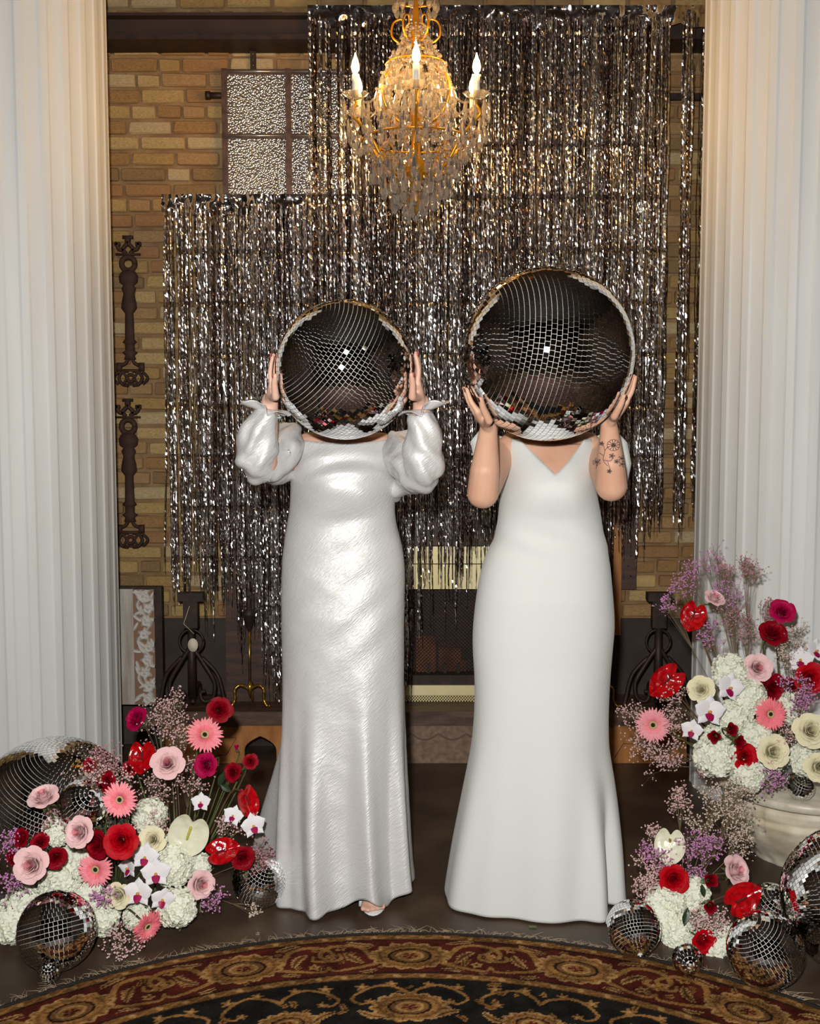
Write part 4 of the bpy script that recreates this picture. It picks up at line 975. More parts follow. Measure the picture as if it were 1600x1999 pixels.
def person_right():
    t = thing('person', 'woman in a plain white V-neck dress with tattooed arm, holding the larger mirror ball', 'person', (pR.at(.3)[0], YB, 0))
    mb = MB(); torso(mb, pR, .78, 1.42, .93, lambda x, z: bR(x, z) * .4)
    cx = VX + .005
    capsule(mb, (cx - .11, YB, 1.405), (cx + .11, YB, 1.405), .052, .052); capsule(mb, (cx, YB + .01, 1.40), (cx, YB - .005, 1.56), .062, .050)
    for sx in (-1, 1): mb.ball((VX + sx * .053, YB - .094, 1.305), .052, 20, 14, (1, .72, 1.1))
    hc = (cx, YB + .015, 1.645); head(mb, hc)
    legs(mb, cx, YB, .86, ((cx - .09, YB - .02), (cx + .09, YB)))
    nails = []
    W_ = P(953, 838, 3.155); E = P(942, 962, 3.22); S_ = Vector((cx - .158, YB - .005, 1.385)); arm(mb, S_, E, W_, (.052, .050, .046, .043, .0255)); hand(mb, nails, BRt, RRt, W_, -1, 219, 203, (228, 219, 213))
    W2 = P(1188, 828, 3.155); E2 = P(1193, 948, 3.22); S2 = Vector((cx + .158, YB - .005, 1.385)); arm(mb, S2, E2, W2, (.052, .051, .046, .041, .0235)); hand(mb, nails, BRt, RRt, W2, 1, -32, -15, (-44, -37, -31))
    me = fuse(mb, .0042, 5); child(obj('body', me, M_skin), t)
    add_nails_(nails, t, M_nail)
    d = child(MB().grid(dressR, 168, 150).build('dress', M_crepe), t); d.modifiers.new('s', 'SOLIDIFY').thickness = .0015
    # small cape sleeves seen behind the arms
    for sx, pts in ((-1, [(978, 852), (934, 842), (918, 862), (926, 902), (960, 930)]), (1, [(1160, 852), (1200, 838), (1224, 864), (1232, 905), (1222, 952)])):
        def cape(u, v, pts=pts, sx=sx):
            i = u * (len(pts) - 1); k = min(int(i), len(pts) - 2); a = i - k; q = (lerp(pts[k][0], pts[k + 1][0], a), lerp(pts[k][1], pts[k + 1][1], a)); b = (VX_px + sx * 78, 862 + 40 * u)
            return P(lerp(b[0], q[0], v), lerp(b[1], q[1], v), YB - .01 + .03 * v + .008 * math.sin(u * 12))
        c = child(MB().grid(cape, 24, 8).build('cap_sleeve', M_crepe), t); c.modifiers.new('s', 'SOLIDIFY').thickness = .0015
    hair_parts(t, hc)
    # tattoos: line drawn flowers on the picture-right arm
    bvh = BVHTree.FromPolygons([v.co for v in me.vertices], [p.vertices for p in me.polygons]); o0 = Vector((0, 0, CH))
    def ink(name, lines, w_=.0011):
        mb = MB()
        for ln in lines:
            pts = []
            for px, py in bez2(ln):
                d = (P(px, py, 3.2) - o0).normalized(); h = bvh.ray_cast(o0, d)
                if h[0] is not None and abs(h[0].y - 3.2) < .12: pts.append(h[0] + h[1] * .0002)
            if len(pts) > 1: mb.tube(pts, w_ * .75, 5, cap=True)
        if mb.v: child(mb.build(name, M_ink), t)
    def flower(cx_, cy_, r_, n, ph=0): return [[(cx_, cy_), (cx_ + r_ * math.cos(ph + k * 2 * PI / n - .25), cy_ + r_ * .9 * math.sin(ph + k * 2 * PI / n - .25)), (cx_ + r_ * 1.1 * math.cos(ph + k * 2 * PI / n), cy_ + r_ * math.sin(ph + k * 2 * PI / n)), (cx_ + r_ * math.cos(ph + k * 2 * PI / n + .25), cy_ + r_ * .9 * math.sin(ph + k * 2 * PI / n + .25)), (cx_, cy_)] for k in range(n)]
    ink('tattoo_daisy', flower(1197, 869, 11, 11, .2) + flower(1197, 869, 4, 7), .001)
    ink('tattoo_branch', [[(1175, 862), (1180, 880), (1177, 898), (1186, 910)], [(1180, 880), (1186, 872)], [(1178, 890), (1170, 884)], [(1177, 898), (1190, 900), (1196, 894)], [(1186, 902), (1190, 916), (1188, 922)]] + flower(1194, 890, 5, 5) + flower(1203, 901, 4, 5) + flower(1189, 920, 4, 5) + flower(1174, 866, 4, 5))
    ink('tattoo_bloom', [[(1163, 916), (1166, 904), (1172, 896)]] + flower(1164, 902, 7, 6, .4) + flower(1213, 895, 6, 5) + flower(1214, 906, 6, 5), .001)
    return t
VX_px = 1076
def bez2(ln): return [(q.x, q.y) for q in bez([(a, b, 0) for a, b in ln], 5)]
def add_nails_(nails, t, m):
    for p, out, al, r_ in nails:
        z = out; y = z.cross(al).normalized(); x = y.cross(z); R = Matrix((x, y, z)).transposed()
        child(MB().ball(p, r_, 10, 6, (1.25, .85, .32), R).build('fingernail', m), t)
def hair_parts(t, hc):
    x, y, z = hc; mb = MB()
    mb.ball((x, y + .028, z + .035), .103, 28, 20, (.88, .95, 1.0)); mb.ball((x, y + .115, z - .01), .045, 16, 12)
    child(mb.build('hair', M_hair), t)
    for sx in (-1, 1): child(MB().ball((x + sx * .031, y - .078, z + .008), .0125, 14, 10).build('eye', M_eye), t)
    child(MB().ball((x, y - .092, z - .058), .017, 14, 8, (1.35, .5, .42)).build('lips', M_lips), t)
person_right()

# ---- woman in satin (left)
rowsL = [(840, 580, 768), (860, 577, 771), (900, 567, 778), (940, 569, 777), (980, 568, 768), (1020, 562, 771), (1060, 555, 783), (1100, 551, 790), (1150, 550, 789), (1200, 550, 788), (1300, 552, 788), (1400, 551, 790),
         (1500, 549, 792), (1600, 548, 794), (1680, 549, 797), (1740, 550, 803), (1780, 550, 806)]
dL = [(0, .165), (.3, .152), (.6, .140), (.9, .142), (1.08, .128), (1.2, .118), (1.3, .128), (1.38, .120), (1.44, .10)]
pL = Prof(rowsL, YB, dL).smooth(); LX = Xof(673, YB, 900)
bL = lambda x, z: bust(x, z, LX, .030, 1.30, .085, .062)
def topL(ph):
    cx, hw, d = pL.at(1.42); x = abs(math.sin(ph))
    if math.cos(ph) > 0: return 1.425 + .015 * x * x - .08 * sm(.80, 1, x)
    return 1.36 - .12 * sm(0, 1, -math.cos(ph))
def dressL(u, v):
    ph = (u - .5) * 2 * PI; c_, s_ = math.cos(ph), math.sin(ph)
    # hem: long panel at picture left touches the floor, shorter waves to the right
    hem = .006 + (.026 + .016 * math.cos((ph - .30) * 7.5) + .012 * math.exp(-((ph - .30) / .12) ** 2)) * sm(-.30, -.16, ph) * sm(-.3, .1, c_)
    z = lerp(topL(ph), hem, v); x, y = dress_pt(pL, z, ph); low = sm(.85, .05, z)
    if c_ > 0: y -= bL(x, z) * c_ * sm(1.0, 1.2, z)
    f = sm(.80, .0, z) * (.032 * math.cos(ph * 8.2 + 2.9 + .35 * math.sin(z * 3)) + .006 * math.cos(ph * 17 + z * 2)) + .024 * low * math.exp(-((ph + .78) / .24) ** 2)
    # cowl and bias drapes
    if c_ > 0:
        xx = x - LX
        f += .0065 * math.sin((z + xx * xx * 2.2 - .12 * xx) * 95) * math.exp(-((z - 1.355) / .05) ** 2) * c_
        f += .0024 * math.sin((z - xx * .75) * 62 + 3 * math.sin(xx * 9)) * math.exp(-((z - 1.16) / .13) ** 2) * c_
        f += .0028 * math.sin((z - xx * .9) * 50) * math.exp(-((z - .92) / .16) ** 2) * c_
    f += .0016 * noise.noise(Vector((x * 14 + z * 10, y * 14, z * 16)))
    x += s_ * f * .6; y -= c_ * f
    if c_ < 0:       # train spreads back and to picture left
        tr = sm(.62, 0, z) * -c_; x -= .16 * tr * sm(.9, -.9, s_); y += .16 * tr
    if s_ < 0: x -= .055 * sm(.55, 0, z) * -s_ * sm(.5, -.3, c_)
    return (x, y, z)
def blob_tube(mb, pts, rad, flat=1.0):
    mb.tube(bez(pts, 6), [interp(list(enumerate(rad)), i / 6) for i in range((len(pts) - 1) * 6 + 1)], 18, flat)
def person_left():
    t = thing('person', 'woman in a silver white satin gown with puffed sleeves, holding the smaller mirror ball', 'person', (LX, YB, 0))
    mb = MB(); torso(mb, pL, .78, 1.40, .92, lambda x, z: bL(x, z))
    cx = LX; capsule(mb, (cx - .11, YB + .01, 1.405), (cx + .11, YB + .01, 1.405), .050, .050); capsule(mb, (cx, YB + .01, 1.40), (cx, YB - .005, 1.56), .058, .048)
    hc = (cx, YB - .03, 1.635); head(mb, hc, .98)
    fy = 3.425; fxr = P(728, 1757, fy - .13).x
    legs(mb, cx, YB, .86, ((cx - .10, YB + .03), (fxr, fy)))
    nails = []
    W_ = P(527, 782, 3.16); E = P(512, 905, 3.21); S_ = Vector((cx - .155, YB, 1.385)); arm(mb, S_, E, W_, (.048, .044, .041, .037, .0235)); hand(mb, nails, BL, RL, W_, -1, 193, 170, (202, 192, 186), .95)
    W2 = P(822, 786, 3.16); E2 = P(824, 915, 3.21); S2 = Vector((cx + .155, YB, 1.385)); arm(mb, S2, E2, W2, (.048, .044, .041, .037, .0235)); hand(mb, nails, BL, RL, W2, 1, -11, 12, (-22, -12, -5), .95)
    me = fuse(mb, .0042, 5); child(obj('body', me, M_skinb), t)
    add_nails_(nails, t, M_lips)
    d = child(MB().grid(dressL, 260, 190).build('dress', M_satin), t); d.modifiers.new('s', 'SOLIDIFY').thickness = .0012
    # satin sleeves: full at the elbow, gathered at the wrist, open frill at the cuff
    for sx, Q in ((-1, dict(w=(527, 800), m1=(505, 845), m2=(500, 890), e=(508, 912), u=(548, 878), s=(560, 848), lobe=[(512, 930), (540, 938), (585, 935)], cuff=(524, 792))),
                  (1, dict(w=(822, 806), m1=(826, 850), m2=(826, 905), e=(824, 930), u=(792, 900), s=(782, 860), lobe=[(824, 952), (798, 955), (762, 980)], cuff=(821, 792)))):
        mb = MB()
        blob_tube(mb, [P(*Q['w'], 3.16), P(*Q['m1'], 3.17), P(*Q['m2'], 3.19), P(*Q['e'], 3.21)], [.034, .052, .061, .047])
        mb.ball(P(Q['e'][0], Q['e'][1], 3.22), .052, 20, 14)
        blob_tube(mb, [P(*Q['e'], 3.23), P(*Q['u'], 3.31), P(*Q['s'], 3.38)], [.056, .060, .050])
        blob_tube(mb, [P(Q['lobe'][0][0], Q['lobe'][0][1] - 12, 3.25), P(Q['lobe'][1][0], Q['lobe'][1][1] - 14, 3.35), P(Q['lobe'][2][0], Q['lobe'][2][1] - 16, 3.45)], [.034, .034, .030])
        me = fuse(mb, .0055, 8)
        for v in me.vertices:
            c = v.co; a = .0045 * math.sin(c.x * 95 * sx + c.z * 60 + 3 * noise.noise(c * 9)) + .008 * noise.noise(c * 22); v.co = c + v.normal * a
        o = child(obj('sleeve', me, M_satin), t)
        c0 = P(*Q['cuff'], 3.16)
        def frill(u, v, c0=c0, sx=sx):
            a = u * 2 * PI; r_ = .030 + .034 * v + .006 * v * math.sin(a * 7) + .01 * v * math.sin(a * 2 + 1)
            return (c0.x + r_ * math.cos(a) + sx * .004 * v, c0.y + r_ * .8 * math.sin(a), c0.z - .012 + .034 * v * (.6 if math.cos(a) * sx > 0 else -.35) + .006 * math.sin(a * 5) * v)
        f_ = child(MB().grid(frill, 84, 8, wrap=True).build('cuff_frill', M_satin), t); f_.modifiers.new('s', 'SOLIDIFY').thickness = .0012
    hair_parts(t, hc)
    # shoe under the raised hem
    for fx_, fy_ in ((fxr, fy), (cx - .10, YB + .03)):
        child(MB().ball((fx_, fy_ - .052, .011), .05, 20, 10, (.82, 2.15, .2)).build('shoe_sole', M_crepe), t)
        child(MB().tube([(fx_ + .040 * math.cos(a), fy_ - .085 + .008 * math.sin(a), .010 + .056 * math.sin(a)) for a in [k * PI / 12 for k in range(13)]], .007, 8, 1.6).build('shoe_strap', M_crepe), t)
person_left()
# ================================================================ flowers
def petal_mesh(name, w_, h, cup, curl, n=6, m=6, ruffle=0.0, notch=0.0):
    """a petal rooted at the origin that rises along +Z and faces +X"""
    def f(u, v):
        a = (u * 2 - 1); prof = math.sin(min(1, v * 1.02) ** .62 * PI * .5) if v < .5 else 1
        ww = w_ * (max(0, math.sin(PI * min(1, .04 + .95 * v) ** .85)) ** .6 + .02)
        zz_ = h * (v - .10 * a * a * v + notch * (1 - abs(a)) * v ** 4 * -1)
        y = a * ww; x = -cup * (1 - (a * a)) * math.sin(v * PI * .8) * -1 - curl * v ** 3 * -1
        x = cup * (1 - a * a) * math.sin(v * PI * .75) + curl * v ** 3 + ruffle * math.sin(a * 7 + v * 3) * v ** 2
        return (x, y, zz_)
    return MB().grid(f, n, m).mesh(name, True)
# rose petals wrap round the axis
def rose_petal(name, r0, r1, h0, h1, half, roll, seed):
    r_ = random.Random(seed)
    def f(u, v):
        a = (u * 2 - 1); wv = (.6 + .4 * sm(0, .4, v)) * math.sqrt(max(.05, 1 - max(0, (v - .80) / .30) ** 2)); edge = 1 - .22 * a * a * v
        vv = v * edge; ang = a * half * wv * (1.05 - .12 * v)
        r = lerp(r0, r1, vv ** .8) + roll * max(0, vv - .62) ** 1.6 * 3.2; z = h0 + (h1 - h0) * (math.sin(vv * PI * .5) if roll < .2 else math.sin(min(1.18, vv * 1.18) * PI * .5))
        r *= 1 + .05 * math.sin(a * 4 + seed) * v
        return (r * math.cos(ang), r * math.sin(ang), z + .02 * math.sin(a * 5 + seed * 2) * v)
    return MB().grid(f, 7, 6).mesh(name, True)
RP = [rose_petal('petal', .04, .13, -.1, .84, 2.0, 0, 1), rose_petal('petal', .07, .21, -.05, .86, 1.5, .0, 2), rose_petal('petal', .10, .31, -.1, .83, 1.3, .02, 3), rose_petal('petal', .14, .42, -.1, .77, 1.2, .06, 9),
      rose_petal('petal', .18, .56, -.15, .66, 1.1, .15, 4), rose_petal('petal', .16, .76, -.30, .46, 1.0, .34, 5)]
RP2 = [rose_petal('petal', .05, .16, -.1, .8, 2.0, 0, 6), rose_petal('petal', .10, .30, -.15, .80, 1.3, .0, 7), rose_petal('petal', .12, .44, -.2, .72, 1.1, .1, 8)]
SEPAL = petal_mesh('sepal', .12, .55, .05, .25, 3, 4)
for me in RP + RP2: me.materials.append(PC['red'])
SEPAL.materials.append(M_stem)
CUP = MB().lathe([(.02, -.62), (.10, -.55), (.16, -.42), (.20, -.25), (.26, -.12)], n=10).mesh('calyx'); CUP.materials.append(M_stem)
def put(me, par, name, M, m=None):
    o = bpy.data.objects.new(name, me); COL.objects.link(o); o.parent = par; o.matrix_local = M
    if m is not None: o.material_slots[0].link = 'OBJECT'; o.material_slots[0].material = m
    return o
RZ = lambda a: Matrix.Rotation(a, 4, 'Z'); RY = lambda a: Matrix.Rotation(a, 4, 'Y'); RX = lambda a: Matrix.Rotation(a, 4, 'X')
fr = random.Random(77)
def facing(px, py, Y, d):
    """flower head frame: +Z of the head looks along d = (right, towards camera, up)"""
    dv = Vector((d[0], -d[1], d[2])).normalized(); c = P(px, py, Y); return c, dv.to_track_quat('Z', 'Y')
def stem(t, c, q, r_, base, m=None, back=.6, rad=.0028, name='stem'):
    """a stem from the back of the head to its base, in the head's own frame"""
    ax = q @ Vector((0, 0, 1)); a = c - ax * r_ * back; b = Vector(base); mid = a - ax * r_ * 1.6; mid2 = mid.lerp(b, .55) + Vector((0, 0, -.01))
    inv = (Matrix.Translation(c) @ q.to_matrix().to_4x4()).inverted(); pts = [inv @ x for x in bez([a, mid, mid2, b], 4)]
    return MB().tube(pts, rad, 6).build(name, m or M_stem, t)
def rose(px, py, rp, Y, color, label, d=(0, 1, .45), base=None, group=None, bud=False, half=False):
    c, q = facing(px, py, Y, d); q = q @ Quaternion((0, 0, 1), fr.uniform(0, 6)); R = rp / F * Y * (1.0 if not bud else 1.25)
    t = thing('rose_bud' if bud else 'rose', label, 'rose', c, group, q); m = PC[color]; s = Matrix.Scale(R, 4)
    layers = ((RP2[0], 2), (RP2[1], 3), (RP2[2], 4)) if bud else ((RP[0], 3), (RP[1], 4), (RP[2], 5), (RP[3], 5), (RP[4], 5), (RP[5], 6))
    off = 0
    for li, (me, n) in enumerate(layers):
        for k in range(n):
            off += 2 * PI / n * (1 if n > 1 else 0); a = off + li * 1.1 + fr.uniform(-.12, .12)
            mm = PC['heart'] if color == 'pink' and li < 2 else m
            put(me, t, 'petal', s @ RZ(a) @ RY(fr.uniform(-.05, .10) * (li > 1)) @ Matrix.Scale(fr.uniform(.95, 1.06), 4), mm)
    put(CUP, t, 'calyx', s)
    for k in range(4): put(SEPAL, t, 'sepal', s @ Matrix.Translation((0, 0, -.35)) @ RZ(k * PI / 2) @ RY(1.15))
    if base is not None: stem(t, c, q, R, base)
    return t
GP = petal_mesh('ray', .088, .80, .015, .05, 2, 4); 
def ray_ring(n, r0, L_, w_, lift, droop, seed):
    r_ = random.Random(seed); mb = MB()
    for k in range(n):
        a = 2 * PI * (k + r_.uniform(-.25, .25)) / n; L = L_ * r_.uniform(.92, 1.06); ca, sa = math.cos(a), math.sin(a); vs = []; tw = r_.uniform(-.02, .02); li = lift + r_.uniform(-.02, .03)
        for i in range(5):
            v = i / 4; rr = r0 + L * v; ww = w_ * (.45 + .55 * math.sin(PI * min(1, v * .8 + .15))) * (1 if i < 4 else .35); z = li * math.sin(v * PI * .6) * 1.2 - droop * v * v
            for sgn in (-1, 0, 1): vs.append((rr * ca - sgn * ww * sa, rr * sa + sgn * ww * ca, z + (-.018 if sgn == 0 else 0) + tw * sgn))
        mb.add(vs, [(i * 3 + j, i * 3 + j + 1, i * 3 + j + 4, i * 3 + j + 3) for i in range(4) for j in range(2)])
    return mb
GR = [ray_ring(30, .22, .80, .085, .10, .06, 1).mesh('ray_petals'), ray_ring(28, .20, .66, .08, .16, .02, 2).mesh('ray_petals'), ray_ring(34, .17, .36, .04, .18, .0, 3).mesh('inner_petals')]
GDISC = MB().ball((0, 0, .06), .13, 14, 8, (1, 1, .6)).mesh('disc'); GRING = MB().grid(lambda u, v: (( .12 + .10 * v) * math.cos(u * 2 * PI), (.12 + .10 * v) * math.sin(u * 2 * PI), .10 + .05 * math.sin(v * PI) + .012 * math.sin(u * 2 * PI * 24)), 72, 4, wrap=True).mesh('disc_ring')
GBACK = MB().lathe([(.03, -.22), (.10, -.14), (.24, -.02), (.20, .05)], n=14).mesh('calyx')
for me, m in ((GR[0], PC['rosepink']), (GR[1], PC['rosepink']), (GR[2], PC['coral']), (GDISC, M_gd), (GRING, M_gr), (GBACK, M_stem)): me.materials.append(m)
def gerbera(px, py, rp, Y, label, d=(0, 1, .2), base=None, outer='rosepink', inner='coral'):
    c, q = facing(px, py, Y, d); R = rp / F * Y; t = thing('gerbera', label, 'gerbera', c, 'pink gerberas', q); s = Matrix.Scale(R, 4) @ RZ(fr.uniform(0, 6))
    put(GR[0], t, 'ray_petals', s, PC[outer]); put(GR[1], t, 'ray_petals', s, PC[outer]); put(GR[2], t, 'inner_petals', s, PC[inner]); put(GDISC, t, 'disc', s); put(GRING, t, 'disc_ring', s); put(GBACK, t, 'calyx', s)
    if base is not None: stem(t, c, q, R, base, back=.15, rad=.0032)
    return t
def spathe(u, v):
    a = u * 2 * PI; h = 1.0 * (1 - .0) * (0.86 + .0) ; # heart outline, notch at -X
    x0 = math.cos(a); y0 = math.sin(a); r = .92 + .10 * math.cos(a) + .05 * math.cos(2 * a) - .42 * math.exp(-((abs(a - PI)) / .30) ** 2) + .12 * math.exp(-(a if a < PI else 2 * PI - a) ** 2 / .06)
    rr = r * v; lob = .14 * v * math.exp(-((abs(a - PI) - .55) / .35) ** 2)
    z = .10 * v * v * 1.4 + .05 * math.sin(a * 2) * v * v - .07 * math.exp(-(y0 * rr / .07) ** 2) * v + .018 * math.sin(rr * 14 - abs(math.sin(a)) * 6) * v + lob
    return (rr * x0 + .18, rr * y0, z)
SPM = MB().grid(spathe, 72, 12, wrap=True).mesh('spathe'); SPM.materials.append(M_anth)
SPX = MB().tube(bez([(-.02, 0, .02), (.10, 0, .14), (.34, 0, .20), (.52, 0, .22)], 5), [.05, .06, .065, .065, .065, .06, .06, .06, .058, .056, .055, .052, .05, .045, .038, .015], 10).mesh('spadix'); SPX.materials.append(M_spadd)
SPL = MB().tube(bez([(-.02, 0, .02), (.06, 0, .3), (.05, 0, .7), (-.02, 0, 1.05)], 5), [.06, .07, .075, .075, .075, .072, .07, .068, .065, .06, .055, .05, .045, .04, .03, .012], 10).mesh('spadix'); SPL.materials.append(M_spady)
def anthurium(px, py, rp, Y, label, d, roll, base, white=False, tall=False, sq=1.0):
    c, q = facing(px, py, Y, d); q = q @ Quaternion((0, 0, 1), roll); R = rp / F * Y; t = thing('anthurium', label, 'anthurium', c, 'anthuriums', q); s = Matrix.Scale(R, 4) @ Matrix.Diagonal((1, sq, 1, 1))
    put(SPM, t, 'spathe', s, M_anthw if white else M_anth); put(SPL if tall else SPX, t, 'spadix', s, M_spady if white else M_spadd)
    stem(t, c, q, R, base, m=M_twigd, back=.02, rad=.0030); return t
OP = petal_mesh('petal', .52, 1.0, .10, .04, 8, 9, .015); OS = petal_mesh('sepal', .33, 1.0, .08, .02, 6, 8)
OL = MB().grid(lambda u, v: (.10 + .30 * v * math.sin(u * PI) , (.34 * v + .04) * math.cos(u * PI) * (1 - .3 * v), -.10 - .34 * v * math.sin(u * PI) - .10 * v), 12, 5).mesh('lip'); OC = MB().tube([(.02, 0, -.06), (.22, 0, -.02), (.28, 0, -.06)], [.09, .10, .05], 10).mesh('column')
for me, m in ((OP, PC['white']), (OS, PC['white']), (OL, M_lip), (OC, M_lipy)): me.materials.append(m)
def orchid(px, py, rp, Y, label, d=(0, 1, .1), base=None, roll=0, group='white moth orchids'):
    dv = Vector((d[0], -d[1], d[2])).normalized(); c = P(px, py, Y); up = Vector((math.sin(roll), 0, math.cos(roll))); x = dv; y = up.cross(x).normalized(); z = x.cross(y)
    q = Matrix((x, y, z)).transposed().to_quaternion(); R = rp / F * Y
    t = thing('orchid', label, 'orchid', c, group, q); s = Matrix.Scale(R, 4)
    for a in (0, 2.45, -2.45): put(OS, t, 'sepal', s @ Matrix.Translation((-.04, 0, 0)) @ RX(a) @ RY(fr.uniform(-.05, .10)), PC['white'])
    for a in (1.28, -1.28): put(OP, t, 'petal', s @ RX(a) @ RY(fr.uniform(0, .12)), PC['white'])
    put(OL, t, 'lip', s); put(OC, t, 'column', s)
    if base is not None:
        inv = (Matrix.Translation(c) @ q.to_matrix().to_4x4()).inverted(); pts = [inv @ x for x in bez([c - dv * R * .06, c - dv * R * .6 + Vector((0, 0, .01)), c.lerp(Vector(base), .5) + Vector((0, .02, .02)), Vector(base)], 4)]
        MB().tube(pts, .0022, 6).build('stem', M_stem, t)
    return t
def hyd_mesh(seed):
    r_ = random.Random(seed); mb = MB(); n = 130
    for k in range(n):
        z = 1 - 2 * (k + .5) / n
        if z < -.55: continue
        a = k * 2.39996; s_ = math.sqrt(1 - z * z); nrm = Vector((s_ * math.cos(a), s_ * math.sin(a), z)); R = r_.uniform(.84, 1.03); c = nrm * R; nrm = (nrm + Vector((r_.uniform(-.35, .35), r_.uniform(-.35, .35), r_.uniform(-.35, .35)))).normalized()
        q = nrm.to_track_quat('Z', 'Y') @ Quaternion((0, 0, 1), r_.uniform(0, 2)); L = r_.uniform(.20, .27)
        for j in range(4):
            b = j * PI / 2; vs = []
            for (u, v, zz_) in ((.0, 0, 0), (.35, .42, .02), (.85, .48, .06), (1.05, .18, .10), (1.08, -.18, .10), (.85, -.48, .06), (.35, -.42, .02), (.6, 0, -.04)):
                vs.append(c + q @ Vector((L * (u * math.cos(b) - v * math.sin(b)), L * (u * math.sin(b) + v * math.cos(b)), L * (zz_ * 2 + r_.uniform(-.03, .05)))))
            mb.add(vs, [(7, i, i + 1) for i in range(6)] + [(7, 6, 0)])
    me = mb.mesh('florets', False); me.materials.append(PC['hyd']); return me
HYD = [hyd_mesh(s) for s in (1, 2, 3)]; HCORE = MB().ball((0, 0, 0), .80, 16, 12).mesh('core'); HCORE.materials.append(mat('hydrangea_core', srgb(206,212,176), .8))
def hydrangea(px, py, rp, Y, label, base=None):
    c, q = facing(px, py, Y, (fr.uniform(-.3, .3), 1, fr.uniform(0, .7))); R = rp / F * Y; t = thing('hydrangea', label, 'hydrangea', c, 'white hydrangea heads', q)
    s = Matrix.Scale(R, 4) @ RZ(fr.uniform(0, 6)); o = put(HYD[fr.randrange(3)], t, 'florets', s); o['kind'] = 'stuff'; put(HCORE, t, 'core', s)
    if base is not None: stem(t, c, q, R, base, back=.7, rad=.004)
    return t
ICO = [Vector(v).normalized() for v in ((0, -1, 1.618), (0, 1, 1.618), (0, -1, -1.618), (0, 1, -1.618), (1.618, 0, 1), (-1.618, 0, 1), (1.618, 0, -1), (-1.618, 0, -1), (1, 1.618, 0), (-1, 1.618, 0), (1, -1.618, 0), (-1, -1.618, 0))]
ICF = [(0, 4, 1), (0, 1, 5), (0, 5, 11), (0, 11, 10), (0, 10, 4), (3, 2, 6), (3, 6, 8), (3, 8, 9), (3, 9, 7), (3, 7, 2), (1, 4, 8), (1, 8, 9), (1, 9, 5), (4, 10, 6), (4, 6, 8), (2, 7, 11), (2, 11, 10), (2, 10, 6), (7, 9, 5), (7, 5, 11)]
def breath(px, py, rp, Y, label, base, tone=0, n=95, seed=None, stems=True):
    """baby's breath: a branching spray with a cloud of tiny flowers"""
    r_ = random.Random(seed if seed is not None else int(px * 7 + py)); c = P(px, py, Y); R = rp / F * Y; base = Vector(base); t = thing('breath_spray', label, "baby's breath", base, "baby's breath sprays")
    c = c - base; root = c * .72 + Vector((0, 0, -.0)); sb = MB(); fb = MB()
    axis = c.normalized(); sb.tube(bez([(0, 0, 0), c * .35 + Vector((r_.uniform(-.01, .01), 0, .01)), root], 4), .0012, 5)
    subs = []
    for k in range(11):
        d = Vector((r_.gauss(0, 1), r_.gauss(0, .8), r_.gauss(0, 1))).normalized() * R * r_.uniform(.35, .85); e = c + d; e2 = root.lerp(e, .5) + axis * R * .15
        sb.tube([root, e2, e], [.0009, .0007, .0005], 3, cap=False); subs.append(e)
    for k in range(n):
        s_ = subs[k % 11]; d = Vector((r_.gauss(0, 1), r_.gauss(0, .8), r_.gauss(0, 1))) * R * .24; p = s_ + d; sb.tube([s_.lerp(root, .12), p], .00035, 3, cap=False)
        for j in range(r_.choice((1, 1, 2))):
            rr = r_.uniform(.0019, .0033); q = p + Vector((r_.uniform(-.003, .003), r_.uniform(-.003, .003), r_.uniform(-.002, .003)))
            fb.add([q + v * rr * r_.uniform(.75, 1.2) for v in ICO], ICF)
    fb.build('tiny_flowers', M_bb[tone], t, smooth=False, kind='stuff'); sb.build('twigs', M_twig, t, kind='stuff'); return t
def leaf(px, py, rp, Y, label, d, roll, base):
    c, q = facing(px, py, Y, d); q = q @ Quaternion((0, 0, 1), roll); R = rp / F * Y; t = thing('leaf_sprig', label, 'leaf', c, None, q)
    MB().grid(lambda u, v: (R * (v * 2 - 1), R * .42 * (u * 2 - 1) * math.sin(PI * (v * .94 + .03)), R * (.10 * abs(u * 2 - 1) + .1 * math.sin(v * 3))), 6, 10).build('blade', M_leaf, t)
    stem(t, c, q, R, base, back=.05, rad=.0018); return t

# ---------------------------------------------------------------- left arrangement (standing on the floor)
BLf = P(215, 1770, 3.30); BLf = (BLf.x, 3.34, .01)
BL2 = (Xof(330, 3.38), 3.42, .01); BL3 = (Xof(70, 3.3), 3.34, .01)
Rg = 'roses in the left flowers'
L = lambda *a, **k: rose(*a, **k)
rose(272, 1407, 27, 3.52, 'magenta', 'magenta rose highest on the left edge of the floor flowers, beside the column', (-.5, .8, .5), BL2, Rg)
rose(427, 1386, 28, 3.52, 'dark', 'crimson rose standing highest of all against the hearth shelf', (.3, .9, .3), BL2, Rg)
rose(328, 1493, 36, 3.38, 'pink', 'pale pink rose right below the red anthurium by the column edge', (.1, .9, .5), BL2, Rg)
rose(88, 1564, 34, 3.04, 'pink', 'pale pink rose in front of the largest mirror ball', (-.1, .55, 1), BL3, Rg)
rose(161, 1624, 34, 2.98, 'pink', 'pale pink rose touching the left side of the red rose pair', (-.25, .9, .3), BLf, Rg)
rose(67, 1688, 40, 3.00, 'pink', 'biggest pale pink rose, low at the far left of the floor flowers', (-.1, 1, .35), BL3, Rg)
rose(388, 1725, 31, 3.20, 'pink', 'pale pink rose turned right beside mauve blooms and the mirror ball at the hem', (.6, .8, .2), BL2, Rg)
rose(238, 1640, 38, 3.00, 'red', 'large bright red rose at the middle of the floor flowers', (.1, 1, .25), BLf, Rg)
rose(197, 1644, 32, 3.04, 'dark', 'darker red rose tucked behind the large bright red one', (-.4, .9, .1), BLf, Rg)
